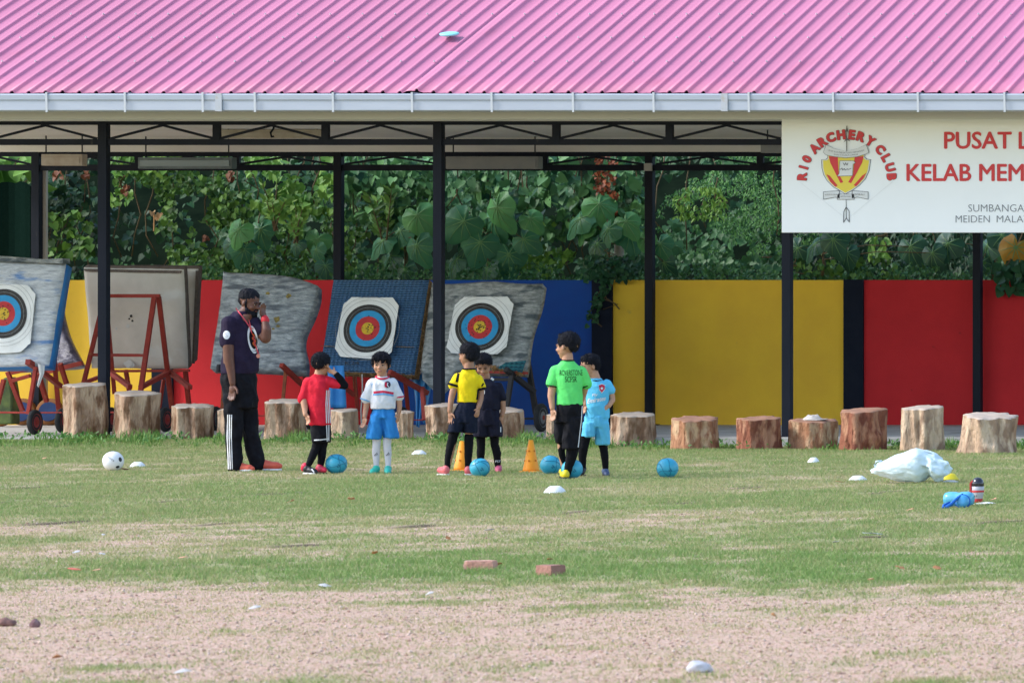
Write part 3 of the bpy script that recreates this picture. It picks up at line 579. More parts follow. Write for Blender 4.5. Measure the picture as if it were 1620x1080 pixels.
drape('tarpaulin', [(677,462),(668,530),(662,600),(660,650)], [(686,455),(686,520),(684,600),(672,672)], 62.9, tarp, 'blue plastic tarpaulin hanging between the two right target butts', 'tarpaulin', seed=1)
drape('tarpaulin', [(650,590),(656,620),(658,640),(659,674)], [(676,590),(670,620),(667,645),(663,676)], 62.4, tarp, 'narrow light blue plastic strip trailing below the blue woven butt', 'tarpaulin', seed=2, amp=.02)
drape('plastic_sheet', [(678,555),(668,575),(668,600),(690,622)], [(735,560),(735,585),(722,605),(702,624)], 61.9, silver2, 'torn grey plastic sheet hanging under the right target butt', 'plastic sheet', seed=4)
drape('cloth', [(518,578),(520,610),(521,645)], [(544,578),(546,610),(548,645)], 61.0, mat('blue_cloth', (.03,.19,.50), .7, (.05,.26,.58), 4, .4, 10), 'blue cloth hanging behind the boy in the red shirt', 'cloth', seed=3, amp=.02)
drape('plastic_strip', [(60,576),(63,592),(59,610)], [(71,577),(70,590),(61,613)], 60.8, mat('clear_strip', (.55,.55,.55), .4), 'torn white plastic strip dangling under the far left butt', 'plastic strip', n=5, seed=7, amp=.01)
# stands
def wheel(parent, px, py, Y, r=.142):
    c = P(px, py, Y); c.z = ZF + r
    mb = MB(); mb.lathe(c, [(r*.66,-.022),(r*.93,-.026),(r,-.014),(r,.014),(r*.93,.026),(r*.66,.022)], 28, (1,0,0)); wo = mb.build('wheel', rubber, parent, smooth=True)
    mb = MB(); mb.lathe(c, [(.02,-.03),(r*.60,-.018),(r*.68,-.027),(r*.68,.027),(r*.60,.018),(.02,.03)], 24, (1,0,0)); mb.build('rim', redm if parent.get('blackstand') is None else mat('grey_rim', (.16,.17,.18), .5), wo, smooth=False)
    mb = MB(); mb.lathe(c, [(.028,-.036),(.028,.036)], 12, (1,0,0)); mb.build('hub', brown, wo)
redm = mat('red_rim', (.36,.045,.04), .5, (.26,.03,.03), 10)
def stand(label, bars, wheels, base, m=brown, w_=.042):
    o = empty('target_stand', P(*base), label, 'stand', 'wheeled stands carrying the target butts')
    for nm, a, b_, *r_ in bars:
        mb = MB(); mb.bar(P(*a), P(*b_), r_[0] if r_ else w_, (r_[0] if r_ else w_)); mb.build(nm, r_[1] if len(r_) > 1 else m, o, bevel=.004)
    if m is blk: o['blackstand'] = 1
    for wh in wheels: wheel(o, *wh)
    if m is blk: del o['blackstand']
    return o
stand('red wheeled stand under the white wrapped butt at far left', [
    ('leg', (57,580,60.9), (44.5,655,60.9), .04, redp), ('leg', (84,545,61.6), (93,652,61.9), .045), ('brace', (44,572,60.8), (68,588,61.2), .06), ('brace', (66,588,61.2), (96,611,61.7), .05),
    ('axle', (-20,652,60.9), (52,652.5,60.9), .022, redp), ('axle', (62,652.5,61.6), (98,652.5,61.6), .018, redp), ('leg', (95,575,62.4), (108,615,62.6), .045), ('leg', (60,590,62.3), (74,635,62.5), .045),
    ('brace', (18,590,62), (50,583,62), .04), ('brace', (20,602,62), (48,594,62), .04), ('leg', (12,588,62.5), (36,650,62.5), .045), ('leg', (6,600,62.4), (-4,640,62.4), .045)], [(55,651,60.9), (99,650,61.7)], (50,672,61))
stand('red A-frame stand holding the bare board, just right of a front post', [
    ('top_bar', (163,468,62.2), (253,468,62.2)), ('leg', (165,472,62.15), (132,607,61.6)), ('leg', (244,470,62.15), (222,621,61.6), .05), ('leg', (251,470,62.25), (272,645,62.9), .05), ('leg', (168,475,62.25), (181,622,62.9)),
    ('cross_bar', (142,561,61.8), (229,562,61.8), .035), ('brace', (133,605,61.7), (158,596,62.3), .04), ('brace', (172,587,62.6), (206,612,62), .05), ('leg', (199,585,63.1), (205,622,63.2)), ('brace', (222,613,61.7), (270,587,62.7), .05),
    ('brace', (268,588,62.7), (301,613,62.2), .05), ('leg', (293,585,63.1), (299,642,63.2), .045), ('leg', (259,600,62.9), (252,645,63), .035), ('rail', (165,587,62.9), (300,586,62.9), .03), ('axle', (170,652,62.3), (265,653,62.3), .02, redp)],
    [(175,652,62.4), (262,655,62.3), (280,652,62.9), (309,648,63.5), (341,652,62.9)], (215,660,62.3))
stand('rusty stand under the silver wrapped butt behind the coach', [
    ('leg', (452,586,62.1), (446,650,61.8), .035, mat('rust_orange', (.34,.10,.04), .7, (.22,.06,.03), 12)), ('leg', (355,590,62.1), (351,650,61.8), .035, MATS['rust_orange']), ('brace', (445,577,61.9), (478,608,62.3), .05), ('leg', (478,560,62.8), (488,640,63.1), .04),
    ('axle', (345,657,61.9), (500,658,61.9), .018, redp)], [(352,652,62.6), (494,652,62.6)], (420,672,62.2))
stand('dark red stand under the blue woven butt', [
    ('brace', (616,588,61.9), (676,622,62.4), .055), ('leg', (668,612,62.3), (672,664,62.2), .045, redp), ('leg', (560,588,62.6), (566,650,62.8), .04), ('brace', (530,600,62.3), (560,625,62.6), .04), ('axle', (560,664,62.2), (690,664,62.2), .014, redp), ('leg', (640,590,62.8),(646,655,63), .04)],
    [(636,655,62.7)], (600,672,62.3))
stand('black wheeled stand under the torn plastic butt', [
    ('leg', (810,590,62.0), (799,662,61.9), .05), ('brace', (800,584,61.9), (845,620,62.4), .055), ('leg', (833,560,62.6), (848,655,62.8), .055), ('leg', (703,590,62.0), (697,655,62.0), .045), ('axle', (700,662,62.0), (855,662,62.3), .025), ('cross_bar', (703,600,62), (812,600,62), .04)],
    [(856,664,62.3,.165)], (780,672,62.2), m=blk)
# round discs along the wall foot
rimo = mat('disc_rim', (.17,.065,.02), .8, (.24,.10,.03), 8); navd = mat('disc_blue', (.01,.03,.10), .8, (.015,.045,.14), 7)
for x, lb, m1, m2 in ((36,'brown rimmed foam disc with navy centre, between the sack and the red wheel',rimo,navd), (79,'brown rimmed foam disc with navy centre, between the two leftmost wheels',rimo,navd), (1,'orange round foam disc leaning on the wall at the left frame edge',mat('disc_orange', (.32,.11,.02), .8, (.24,.08,.02), 6),MATS['disc_orange'])):
    Y = 65.7 if x > 10 else 65.1; c = P(x, 650, Y); c.z = ZF+.165; o = empty('foam_disc', c, lb, 'foam disc', 'round foam discs at the foot of the wall')
    ax = Vector((0,-1,.12)); mb = MB(); mb.lathe(c, [(.10,-.03),(.155,-.035),(.165,-.02),(.165,.02),(.155,.035),(.10,.03)], 32, ax); mb.build('rim', m1, o, smooth=True)
    mb = MB(); mb.lathe(c, [(.118,-.01),(.118,.044)], 32, ax); mb.build('centre', m2, o)
def clutter(name, pts, Y, m, lab, cat, d=.2):
    mb = MB(); mb.poly([P(x, y, Y) for x, y in pts], (0,d,0)); o = mb.build(name, m, bevel=.02); tag(o, lab, cat)
clutter('sack', [(-4,671),(-2,620),(4,598),(14,596),(19,625),(19,671)], 64.6, mat('green_sack', (.10,.14,.04), .8, (.04,.06,.03), 6, .8, 9), 'dark green sack standing by the wall at far left', 'sack')

# ---------------------------------------------------------------- tree stumps
def bark(name, c, c2, c3): return mat(name, c, .85, c2, 4.5, 1.0, 22, stretch=(1.5,1.5,.6), c3=c3, c3s=6, c3t=.56, detail=8, bdist=.035, lo=.42, hi=.58)
pale = bark('bark_pale', (.54,.38,.265), (.36,.225,.15), (.20,.105,.06)); warm = bark('bark_warm', (.40,.20,.11), (.27,.115,.06), (.55,.36,.22)); ruddy = bark('bark_red', (.26,.095,.055), (.17,.055,.034), (.40,.20,.12)); grey_ = bark('bark_grey', (.50,.35,.24), (.29,.19,.13), (.60,.45,.32))
cutp = mat('cut_pale', (.50,.42,.36), .9, (.38,.31,.25), 6, .4, 40); cutr = mat('cut_red', (.36,.20,.14), .9, (.27,.14,.09), 6, .4, 40)
def stump(x0, x1, yt0, yt1, yb, m, mt, lab, sd, flare=.06, knob=None, dY=0, lob=5, tilt_front=.10):
    c = G((x0+x1)/2, max(yb, 706)); Y = c.y + dY; s_ = S(Y); r = (x1-x0)/2/s_*.93; c = P((x0+x1)/2, yb, Y); c.z = 0; r_ = random.Random(sd)
    o = empty('tree_stump', c, lab, 'stump', 'cut tree stumps in a row before the shed'); n, k = 72, 14; ph = r_.uniform(0, 6)
    zt = [CH+(HY-yt0)/s_, CH+(HY-yt1)/s_]; V = []
    def rad(t, h): 
        v = 1 + .07*math.sin(lob*t+ph) + .05*math.sin((lob*2+1)*t+ph*2+h*.8) + .16*noise.noise(Vector((math.cos(t)*1.3+sd, math.sin(t)*1.3, h*.9))) - .09*abs(noise.noise(Vector((math.cos(t)*3+sd, math.sin(t)*3, h*.7)))) + .09*noise.noise(Vector((math.cos(t)*5+sd, math.sin(t)*5, h*1.6))) - .05*abs(noise.noise(Vector((math.cos(t)*9+sd, math.sin(t)*9, h))))
        v += flare*(1-h)**2.5*(1+.7*math.sin(3*t+ph))
        if knob:
            for ka, kh, ks_, kr in knob: 
                dt = (t-ka+math.pi) % (2*math.pi)-math.pi; v += kr*math.exp(-(dt/ks_)**2-((h-kh)/(ks_*.45))**2)
        return v*r
    def top(x, y): u = (x/r+1)/2; return zt[0]*(1-u)+zt[1]*u + y*tilt_front + .012*noise.noise(Vector((x*9, y*9, sd)))
    for j in range(k+1):
        h = j/k
        for i in range(n):
            t = 2*math.pi*i/n; q = rad(t, h); x, y = q*math.cos(t), q*math.sin(t); V.append(c+Vector((x, y, -.03+(top(x, y)+.03)*h)))
    mb = MB(); mb.add(V, [(j*n+i, j*n+(i+1) % n, (j+1)*n+(i+1) % n, (j+1)*n+i) for j in range(k) for i in range(n)]); mb.build('bark', m, o, smooth=True)
    mb = MB(); V = []
    for q in (1.0, .985, .75, .5, .25, .02):
        for i in range(n):
            t = 2*math.pi*i/n; a = rad(t, 1)*q; x, y = a*math.cos(t), a*math.sin(t); V.append(c+Vector((x, y, top(x, y)+(.006 if q < 1 else 0)-(.006*math.sin(q*22) if q < .9 else 0))))
    mb.add(V, [(j*n+i, j*n+(i+1) % n, (j+1)*n+(i+1) % n, (j+1)*n+i) for j in range(5) for i in range(n)] + [tuple(range(5*n, 6*n))]); mb.build('cut_top', mt, o, smooth=True)
    return o
F_ = -math.pi/2
stump(101,166,609,609,688,pale,cutp,'tall pale stump beside the leftmost front post',1,.03,lob=4)
stump(178,250,621,624,691,pale,cutp,'pale stump with a big knot, second from the left',2,.02,[(F_-.1,.8,.35,.10),(F_+.75,.22,.2,.12)],lob=3)
stump(272,337,641,644,691,pale,cutp,'low pale fluted stump left of the coach',3,.07,lob=7)
stump(346,380,650,640,692,pale,cutp,'narrow pale stump mostly hidden behind the coach',4,.25)
stump(418,482,634,636,693,pale,cutp,'broad pale stump with a bleached top right of the coach',5,.03,lob=4)
stump(521,567,649,650,692,grey_,cutp,'grey brown stump behind the boy in the red shirt',6,.04,lob=3)
stump(627,655,652,652,695,grey_,cutp,'slim pale stump right of the boy in the white shirt',7,.05)
stump(673,727,641,641,694,pale,cutp,'knotty pale stump behind the boy in the yellow shirt',8,.05,[(F_-.6,.68,.28,.22),(F_+.1,.3,.3,.14)],lob=4)
stump(766,830,646,651,696,pale,cutp,'pale stump behind the boy in the black shirt',9,.06,lob=4)
stump(866,890,657,657,697,pale,cutp,'narrow pale stump behind the boy in the green shirt',10,.04)
stump(967,1037,655,657,706,pale,cutp,'pale stump with a split side right of the boy in light blue',11,.09,[(F_-.9,.5,.25,.12)],lob=4)
stump(1061,1138,661,664,711,warm,cutr,'low reddish stump with a cracked top, behind the lone blue ball',12,.03,[(F_+.8,.5,.3,.12)],lob=5)
stump(1168,1234,662,662,711,ruddy,cutr,'reddish brown straight stump left of the front post by the sign',13,.03,lob=4)
stump(1250,1323,664,666,710,warm,cutr,'orange brown stump with a white cap on it',14,.05,lob=4)
stump(1327,1402,650,649,712,ruddy,cutr,'dark red brown stump with a hollow foot',15,.04,[(F_-.5,.15,.3,-.18),(F_+.7,.12,.22,-.15),(F_+1.2,.4,.3,.12)],lob=3)
stump(1426,1495,646,644,713,grey_,cutp,'tall pale upright stump before the red panel',16,.03,lob=6)
stump(1522,1610,655,661,717,grey_,cutp,'widest stump, at the right edge of the picture',17,.10,[(F_+.4,.2,.4,.12)],lob=5)
stump(1650,1715,650,652,716,pale,cutp,'pale stump beyond the widest stump',18,.05)
# short split log lying on the grass
c = G(506, 705); o = empty('split_log', c, 'short split log lying on the grass behind the boy in the red shirt', 'log')
mb = MB(); pr = [Vector((0, math.cos(t)*.11*(1+.1*math.sin(3*t)), .085+math.sin(t)*.085*(1+.1*math.cos(4*t)))) for t in [2*math.pi*i/22 for i in range(22)]]
V = []
for j in range(9):
    x = -.205+.41*j/8
    for i, p in enumerate(pr): V.append(c+Vector((x, p.y*(1+.06*noise.noise(Vector((j*.3, i*.9, 3)))), p.z*(1+.1*noise.noise(Vector((j*.3, i*.9, 8)))))))
mb.add(V, [(j*22+i, j*22+(i+1) % 22, (j+1)*22+(i+1) % 22, (j+1)*22+i) for j in range(8) for i in range(22)]); mb.build('bark', mat('log_bark', (.42,.33,.27), .9, (.28,.21,.17), 3, 1, 20, stretch=(.3,2,3), bdist=.02), o, smooth=True)
for sx in (0, 8): mb = MB(); mb.add([v + Vector(((.002 if sx else -.002), 0, 0)) for v in V[sx*22:sx*22+22]], [tuple(range(22))]); mb.build('cut_end', mat('cut_dark', (.16,.11,.08), .9), o)
# cap on the stump
c = P(1287, 668, G(0, 710).y); c.z = CH+(HY-665)/S(c.y)+.004; o = empty('cap', c, 'white sun cap with dark brim edge lying on an orange brown stump', 'cap')
mb = MB(); V = []
for j in range(7):
    t = j/6*math.pi/2
    for i in range(24):
        a = 2*math.pi*i/24; q = .105*math.cos(t); V.append(c+Vector((q*math.cos(a)-.01, q*math.sin(a)*.9, .052*math.sin(t)*(1+.5*noise.noise(Vector((math.cos(a)*2, math.sin(a)*2, j*.6)))))))
mb.add(V, [(j*24+i, j*24+(i+1) % 24, (j+1)*24+(i+1) % 24, (j+1)*24+i) for j in range(6) for i in range(24)]); mb.build('crown', mat('cap_cloth', (.56,.52,.48), .9, (.44,.40,.37), 12, .5, 18), o, smooth=True)
mb = MB(); mb.add([c+Vector((x, y, z)) for x, y, z in ((-.09,-.06,.012),(-.02,-.12,.010),(.08,-.13,.006),(.16,-.09,.014),(.17,-.03,.02),(.09,.04,.014),(-.16,-.03,.008))], [(0,1,2,3,4,5),(0,5,6)]); b_ = mb.build('brim', MATS['cap_cloth'], o); q = b_.modifiers.new('t', 'SOLIDIFY'); q.thickness = .006

# ---------------------------------------------------------------- training kit and litter
def gpt(px, py): 
    p = G(px, py); p.z = float(hgt(np.array([p.x]), np.array([p.y]))[0]); return p
bt = mat('ball_teal', (.035,.36,.52), .38, (.03,.32,.47), 4, spec=.5); btd = mat('ball_teal_dark', (.015,.17,.27), .4); bw = mat('ball_white', (.78,.79,.82), .35, spec=.5); bbk = mat('ball_black', (.02,.02,.025), .4)
def ball(px, pyb, r, m, md, lab, grp=None, rot=0.):
    p = gpt(px, pyb); c = p+Vector((0,0,r-.004)); o = empty('football', p, lab, 'ball', grp)
    bm = bmesh.new(); bmesh.ops.create_icosphere(bm, subdivisions=4, radius=r); bm.transform(Matrix.Translation(c)); mb = MB(); mb.v = [v.co.copy() for v in bm.verts]; mb.f = [tuple(v.index for v in f.verts) for f in bm.faces]; mb.mi = [0]*len(mb.f); bm.free()
    mb.build('shell', m, o, smooth=True)
    rot = Matrix.Rotation(rot, 3, 'Z') @ Matrix.Rotation(rot*.7+.4, 3, 'X'); mb = MB()
    if md is not bbk:                                       # curved panel seams
        for k in range(4):
            ax = rot @ Vector(((1,0,0),(0,1,0),(0,0,1),(.6,.6,.5))[k]).normalized(); u = ax.orthogonal().normalized(); v = ax.cross(u)
            pts = [c + (ax*(.42+.12*math.sin(3*t)) + (u*math.cos(t)+v*math.sin(t))).normalized()*(r+.0005) for t in [2*math.pi*i/40 for i in range(41)]]; mb.tube(pts, .0028, 5)
        mb.build('seam', md, o); mb = MB()
        f_ = Vector((.42,-.9,.05)).normalized(); u = f_.cross(Vector((0,0,1))).normalized(); v = u.cross(f_)
        for du, dv in ((.2,-.1),(.3,-.25),(.12,-.3)):
            ctr = (f_+u*du*-1+v*dv).normalized(); a_ = ctr.orthogonal().normalized(); b_ = ctr.cross(a_); mb.add([c+(ctr+a_*.07*math.cos(t)+b_*.13*math.sin(t)).normalized()*(r+.001) for t in [i*.7 for i in range(9)]], [tuple(range(9))])
        mb.build('printed_mark', md, o)
    else:
        for ctr, ra, rb in ((Vector((-.86,-.5,-.12)),.16,.42), (Vector((.86,-.35,.18)),.2,.25), (Vector((.75,-.5,-.62)),.2,.16), (Vector((0,.9,.3)),.4,.4), (Vector((-.2,.1,.95)),.2,.1)):
            ctr.normalize(); a_ = ctr.cross(Vector((0,0,1))).normalized(); b_ = a_.cross(ctr); n = 14
            mb.add([c+ctr*(r+.0008)]+[c+(ctr+a_*ra*math.cos(t)+b_*rb*math.sin(t)).normalized()*(r+.0008) for t in [2*math.pi*i/n for i in range(n)]], [(0,1+i,1+(i+1) % n) for i in range(n)])
        mb.build('black_patch', md, o); mb = MB(); uv, f, _ = textmesh('ROXX')
        f0 = Vector((.25,-.93,.25)).normalized(); a_ = Vector((.95,.25,0)).normalized(); b_ = a_.cross(f0); b_ = b_ if b_.z > 0 else -b_; a2 = (a_-b_*.8).normalized(); b2_ = (b_+a_*.8).normalized()
        mb.add([c+(f0+a2*(u-.5)*.8+b2_*(v-.5)*.16).normalized()*(r+.0012) for u, v in uv], f); mb.build('lettering', bbk, o)
    return o
ball(179, 743.5, .094, bw, bbk, 'white football with black patches lying at the left')
gb = 'teal footballs among the children'
ball(532, 749.5, .094, bt, btd, 'teal football beside the feet of the boy in red', gb, .3)
ball(759, 754, .086, bt, btd, 'teal football in front of the boy in the black shirt', gb, 1.2)
ball(871, 750, .090, bt, btd, 'teal football right of the upright orange cone', gb, 2.1)
ball(905, 756.5, .090, bt, btd, 'teal football half hidden behind the leg of the boy in green', gb, 3.3)
ball(1056, 755, .093, bt, btd, 'teal football lying alone right of the group', gb, 4.2)
dw = mat('disc_white', (.78,.79,.80), .45, (.70,.71,.72), 10)
def marker(px, pyb, wpx, m, lab, hh=.055):
    p = gpt(px, pyb); r = wpx/2/S(p.y)/1.02; mb = MB(); mb.lathe(p, [(r,.0),(r*.97,.007),(r*.8,hh*.5),(r*.5,hh*.92),(r*.36,hh),(r*.34,hh-.008)], 28); o = mb.build('marker_cone', m, smooth=True); tag(o, lab, 'marker cone', 'low marker discs on the grass')
marker(218, 738.5, 25, dw, 'white marker disc right of the white football', .05)
marker(663, 720, 25, dw, 'white marker disc between the boys in white and yellow', .05)
marker(878, 780, 36, dw, 'nearest white marker disc, in front of the boy in green', .062)
marker(1287, 731, 19, dw, 'small rounded white marker disc below the stump with the cap', .05)
marker(1357, 760, 30, dw, 'dull white marker disc left of the plastic bag', .045)
marker(1503, 763, 28, mat('disc_pale', (.66,.62,.58), .6), 'pale marker disc at the bottom of the stack right of the bag', .02)
p = gpt(1502, 762); mb = MB(); mb.lathe(p+Vector((0,0,.015)), [(.085,.0),(.08,.006),(.05,.05),(.035,.055)], 24); tag(mb.build('marker_cone', mat('disc_yellow', (.72,.58,.03), .5), smooth=True), 'yellow marker disc half hidden behind the plastic bag', 'marker cone', 'low marker discs on the grass')
orange = mat('cone_orange', (.92,.33,.015), .5, (.85,.28,.012), 5, spec=.35); hol = mat('cone_hole', (.52,.14,.01), .9)
def cone(px, pyb, hpx, wpx, lab):
    p = gpt(px, pyb); s_ = S(p.y); h = hpx/s_; r = wpx/2/s_*.9; o = empty('traffic_cone', p, lab, 'cone', 'tall orange training cones')
    mb = MB(); mb.lathe(p, [(r*.85,.012),(r*.80,.03),(r*.22,h),(r*.14,h),(r*.7,.03)], 28); mb.build('body', orange, o, smooth=True)
    mb = MB(); mb.box((p.x-r, p.y-r, p.z), (p.x+r, p.y+r, p.z+.014)); mb.build('base', orange, o, bevel=.006)
    for zf, n in ((.36,6),(.66,5)):
        for k in range(n):
            t = 2*math.pi*k/n+.25+zf; rr_ = r*(.80+(.22-.80)*(zf*h-.03)/(h-.03))+.001; d_ = Vector((math.cos(t), math.sin(t), .25)).normalized(); mb = MB(); mb.lathe(p+Vector((rr_*math.cos(t), rr_*math.sin(t), zf*h)), [(.009,0),(.009,.0025)], 8, d_)
            if d_.y < .3: mb.build('hole', hol, o)
cone(840, 747.5, 51, 33, 'orange cone with holes standing in the open left of the boy in green'); cone(731, 745, 47, 33, 'orange cone with holes half hidden behind the legs of the boy in yellow')

# plastic bag of kit
def lump(name, c, rx, ry, rz, m, parent=None, amp=.15, fr=2., seed=0, seg=40, flat=True, fn=None):
    bm = bmesh.new(); bmesh.ops.create_icosphere(bm, subdivisions=5 if seg > 30 else 3, radius=1); V = []
    for v in bm.verts:
        d = v.co.normalized(); q = 1 + amp*noise.noise(d*fr+Vector((seed,0,0))) + amp*.5*abs(noise.noise(d*fr*2.3+Vector((seed,5,0)))) - amp*.25*abs(noise.noise(d*fr*5+Vector((seed,9,0))))
        p = Vector((d.x*rx*q, d.y*ry*q, d.z*rz*q))
        if fn: p = fn(p, d)
        if flat: p.z = max(p.z, -rz*.8)
        V.append(c + p + Vector((0, 0, rz*.8)))
    mb = MB(); mb.v = V; mb.f = [tuple(v.index for v in f.verts) for f in bm.faces]; mb.mi = [0]*len(mb.f); bm.free(); return mb.build(name, m, parent, smooth=True)
p = gpt(1440, 764); bagm = mat('bag_plastic', (.74,.86,.90), .42, (.68,.82,.88), 4, .7, 10, spec=.5, trans=.15, bdist=.03); o = empty('plastic_bag', p, 'large pale blue carrier bag full of kit lying on the grass', 'bag')
def bagf(q, d):
    u = q.x/.33; t = max(0, min(1, (u+1.05)/2.1)); z = q.z*(.52+.62*t**.8); z += .03*(1-abs(u))
    q = Vector((q.x, q.y*(.5+.5*t), z)); dip = math.exp(-((u-.50)/.13)**2); q.y += dip*.05*(1 if d.y < 0 else 0); q.z -= dip*.05*(1 if d.z < 0 else -0) * -1; q.z += .03*math.exp(-((u-.30)/.3)**2)*(d.z > 0); return q
lump('bag_body', p, .325, .20, .145, bagm, o, .15, 2.6, 3, fn=bagf)
mb = MB(); hp = [P(1387,743,p.y-.02), P(1383.5,735,p.y-.03), P(1386,729.5,p.y-.02), P(1393,728,p.y), P(1396,746,p.y)]; mb.tube(hp, [.012,.008,.008,.012,.014], 6); mb.build('handle', bagm, o, smooth=True)
# bottles and box
b1 = mat('bottle_blue', (.10,.45,.68), .15, (.16,.55,.75), 5, spec=.7, trans=.2); b2 = mat('bottle_dark_blue', (.01,.12,.48), .4); b3 = mat('bottle_pale', (.30,.55,.74), .2, (.40,.62,.78), 5, spec=.6, trans=.2)
p = gpt(1520, 803); o = empty('drinking_bottle', p, 'squat transparent blue bottle with dark blue cap and strap lying on the grass', 'bottle')
a = P(1497, 794, p.y+.05); a.z = .065; b_ = P(1538, 793, p.y+.02); b_.z = .07
mb = MB(); ax = (b_-a).normalized(); L_ = (b_-a).length; mb.lathe(a, [(.03,-.01),(.052,.0),(.058,.03),(.056,.08),(.050,L_*.5),(.055,L_*.62),(.057,L_*.85),(.045,L_),(.02,L_+.008)], 28, ax); mb.build('bottle_body', b1, o, smooth=True)
q = P(1523, 797, p.y-.05); q.z = .052; mb = MB(); mb.lathe(q, [(.048,-.02),(.05,.01),(.044,.03),(.02,.036)], 24, (.2,-1,.25)); mb.build('cap', mat('cap_blue', (.06,.32,.62), .25, spec=.6), o, smooth=True)
mb = MB(); mb.lathe(q, [(.056,-.024),(.058,.0),(.050,.006)], 24, (.2,-1,.25)); mb.build('cap_ring', b2, o, smooth=True)
mb = MB(); mb.tube([q+Vector((0,.0,.055)), P(1512,790,p.y-.1)+Vector((0,0,0)), P(1505,797,p.y-.12), P(1497,802,p.y-.14), P(1491,804,p.y-.16), P(1493,799,p.y-.12), P(1503,794,p.y-.1)], [.009,.012,.014,.016,.014,.012,.009], 6); mb.build('strap', b2, o, smooth=True)
p = gpt(1547, 796); o = empty('drinking_bottle', p, 'upright drinking bottle with black dome lid, red strap and grey printed label', 'bottle'); s_ = S(p.y)
z = lambda py: (796-py)/s_
mb = MB(); mb.lathe(p, [(.026,0),(.034,.004),(.034,z(790)),(.040,z(786)),(.046,z(775)),(.046,z(769))], 28); mb.build('bottle_body', mat('bottle_grey', (.38,.38,.43), .3, (.46,.45,.50), 30, spec=.5), o, smooth=True)
mb = MB(); mb.lathe(p, [(.047,z(769)),(.046,z(764)),(.038,z(759)),(.022,z(756)),(.004,z(755))], 28); mb.build('lid', mat('lid_black', (.02,.02,.03), .12, spec=.7), o, smooth=True)
mb = MB(); mb.lathe(p, [(.0352,.006),(.0358,z(792)),(.0365,z(789)),(.036,z(788))], 24); mb.build('foot_band', cred, o, smooth=True)
mb = MB(); mb.lathe(p, [(.0468,z(778.5)),(.0473,z(778)),(.0473,z(776)),(.0468,z(775.6))], 24); mb.build('label_band', cred, o)
mb = MB(); mb.bar(p+Vector((-.05,-.02,z(782))), p+Vector((-.050,-.02,z(764))), .014); mb.bar(p+Vector((-.05,-.02,z(764))), p+Vector((-.03,-.02,z(760))), .012); mb.build('strap', cred, o)
dcl = []
for k in range(3):
    uv, f, _ = textmesh(('TUFF','ICE','COOL')[k]); mb = MB(); mb.add([p+Vector((.049*math.sin((u-.5)*1.3-.4), -.049*math.cos((u-.5)*1.3-.4), z(786-k*3.8)+v*.014)) for u, v in uv], f); mb.build('label_print', blk, o) if k < 1 else None
mb = MB(); p = gpt(1556, 798); mb.add([p+Vector((x, y, zz)) for x, y, zz in ((-.05,-.1,.006),(.06,-.12,.012),(.07,.08,.006),(.0,.12,.016),(-.06,.08,.01))], [(0,1,2,3,4)]); q = mb.build('paper_scrap', mat('scrap', (.72,.72,.74), .7)); q.modifiers.new('t', 'SOLIDIFY').thickness = .003; tag(q, 'white scrap of paper lying at the foot of the upright bottle', 'paper')
# bricks and stones
bk = mat('brick_pink', (.55,.30,.24), .9, (.48,.24,.19), 14, .9, 40, c3=(.62,.42,.34), c3s=9, c3t=.60); bk2 = mat('brick_brown', (.36,.185,.15), .9, (.30,.15,.12), 14, .9, 40, c3=(.24,.13,.11), c3s=12)
def brick(px, pyb, L_, W_, H_, rz, m, lab, chip):
    p = gpt(px, pyb); bm = bmesh.new(); bmesh.ops.create_cube(bm, size=1); bmesh.ops.subdivide_edges(bm, edges=bm.edges[:], cuts=7, use_grid_fill=True)
    M = Matrix.Rotation(rz, 3, 'Z'); mb = MB()
    for v in bm.verts:
        q = Vector((v.co.x*L_, v.co.y*W_, v.co.z*H_)); n = noise.noise(q*22+Vector((chip,0,0))); corner = abs(v.co.x)*2+abs(v.co.y)*2+abs(v.co.z)*2
        q = q*(1-.05*max(0, corner-2)*(1+n)) + Vector((n, n, n))*.0025; mb.v.append(p+M@q+Vector((0,0,H_/2-.004)))
    mb.f = [tuple(v.index for v in f.verts) for f in bm.faces]; mb.mi = [0]*len(mb.f); bm.free(); o = mb.build('brick', m, smooth=False); tag(o, lab, 'brick')
brick(760, 903, .168, .10, .062, .12, bk, 'pale pink worn brick lying in the green strip, left of the brown one', 1); brick(871, 911, .118, .11, .066, -.42, bk2, 'brown half brick lying in the green strip, right of the pink one', 7)
def stone(px, pyb, wpx, hpx, m, lab, sd, name='stone', cat='stone'):
    p = gpt(px, pyb); s_ = S(p.y); o = lump(name, p-Vector((0,0,.004)), wpx/2/s_, wpx/2.4/s_, hpx/2/s_*1.1, m, None, .35, 1.6, sd, 20); tag(o, lab, cat)
st = mat('stone_brown', (.24,.13,.11), .9, (.16,.085,.075), 20, .5, 40); wp = mat('clear_film', (.66,.66,.70), .3, (.55,.55,.60), 8, .6, 14, trans=.2, spec=.6)
stone(8, 988, 30, 14, st, 'dark reddish stone at the lower left frame edge', 1); stone(55, 990, 15, 14, mat('stone_dark', (.14,.075,.085), .9, (.36,.27,.27), 14), 'small dark purple stone in the dirt at lower left', 4)
stone(1106, 1063, 38, 20, wp, 'crumpled clear plastic film on the bare dirt at lower right', 9, 'plastic_film', 'plastic film')
scraps = mat('leaf_brown', (.30,.12,.05), .8, (.42,.22,.09), 12); redl = mat('leaf_red', (.62,.13,.09), .7); whl = mat('scrap_white', (.46,.45,.45), .8); pnl = mat('leaf_pink', (.60,.30,.20), .8)
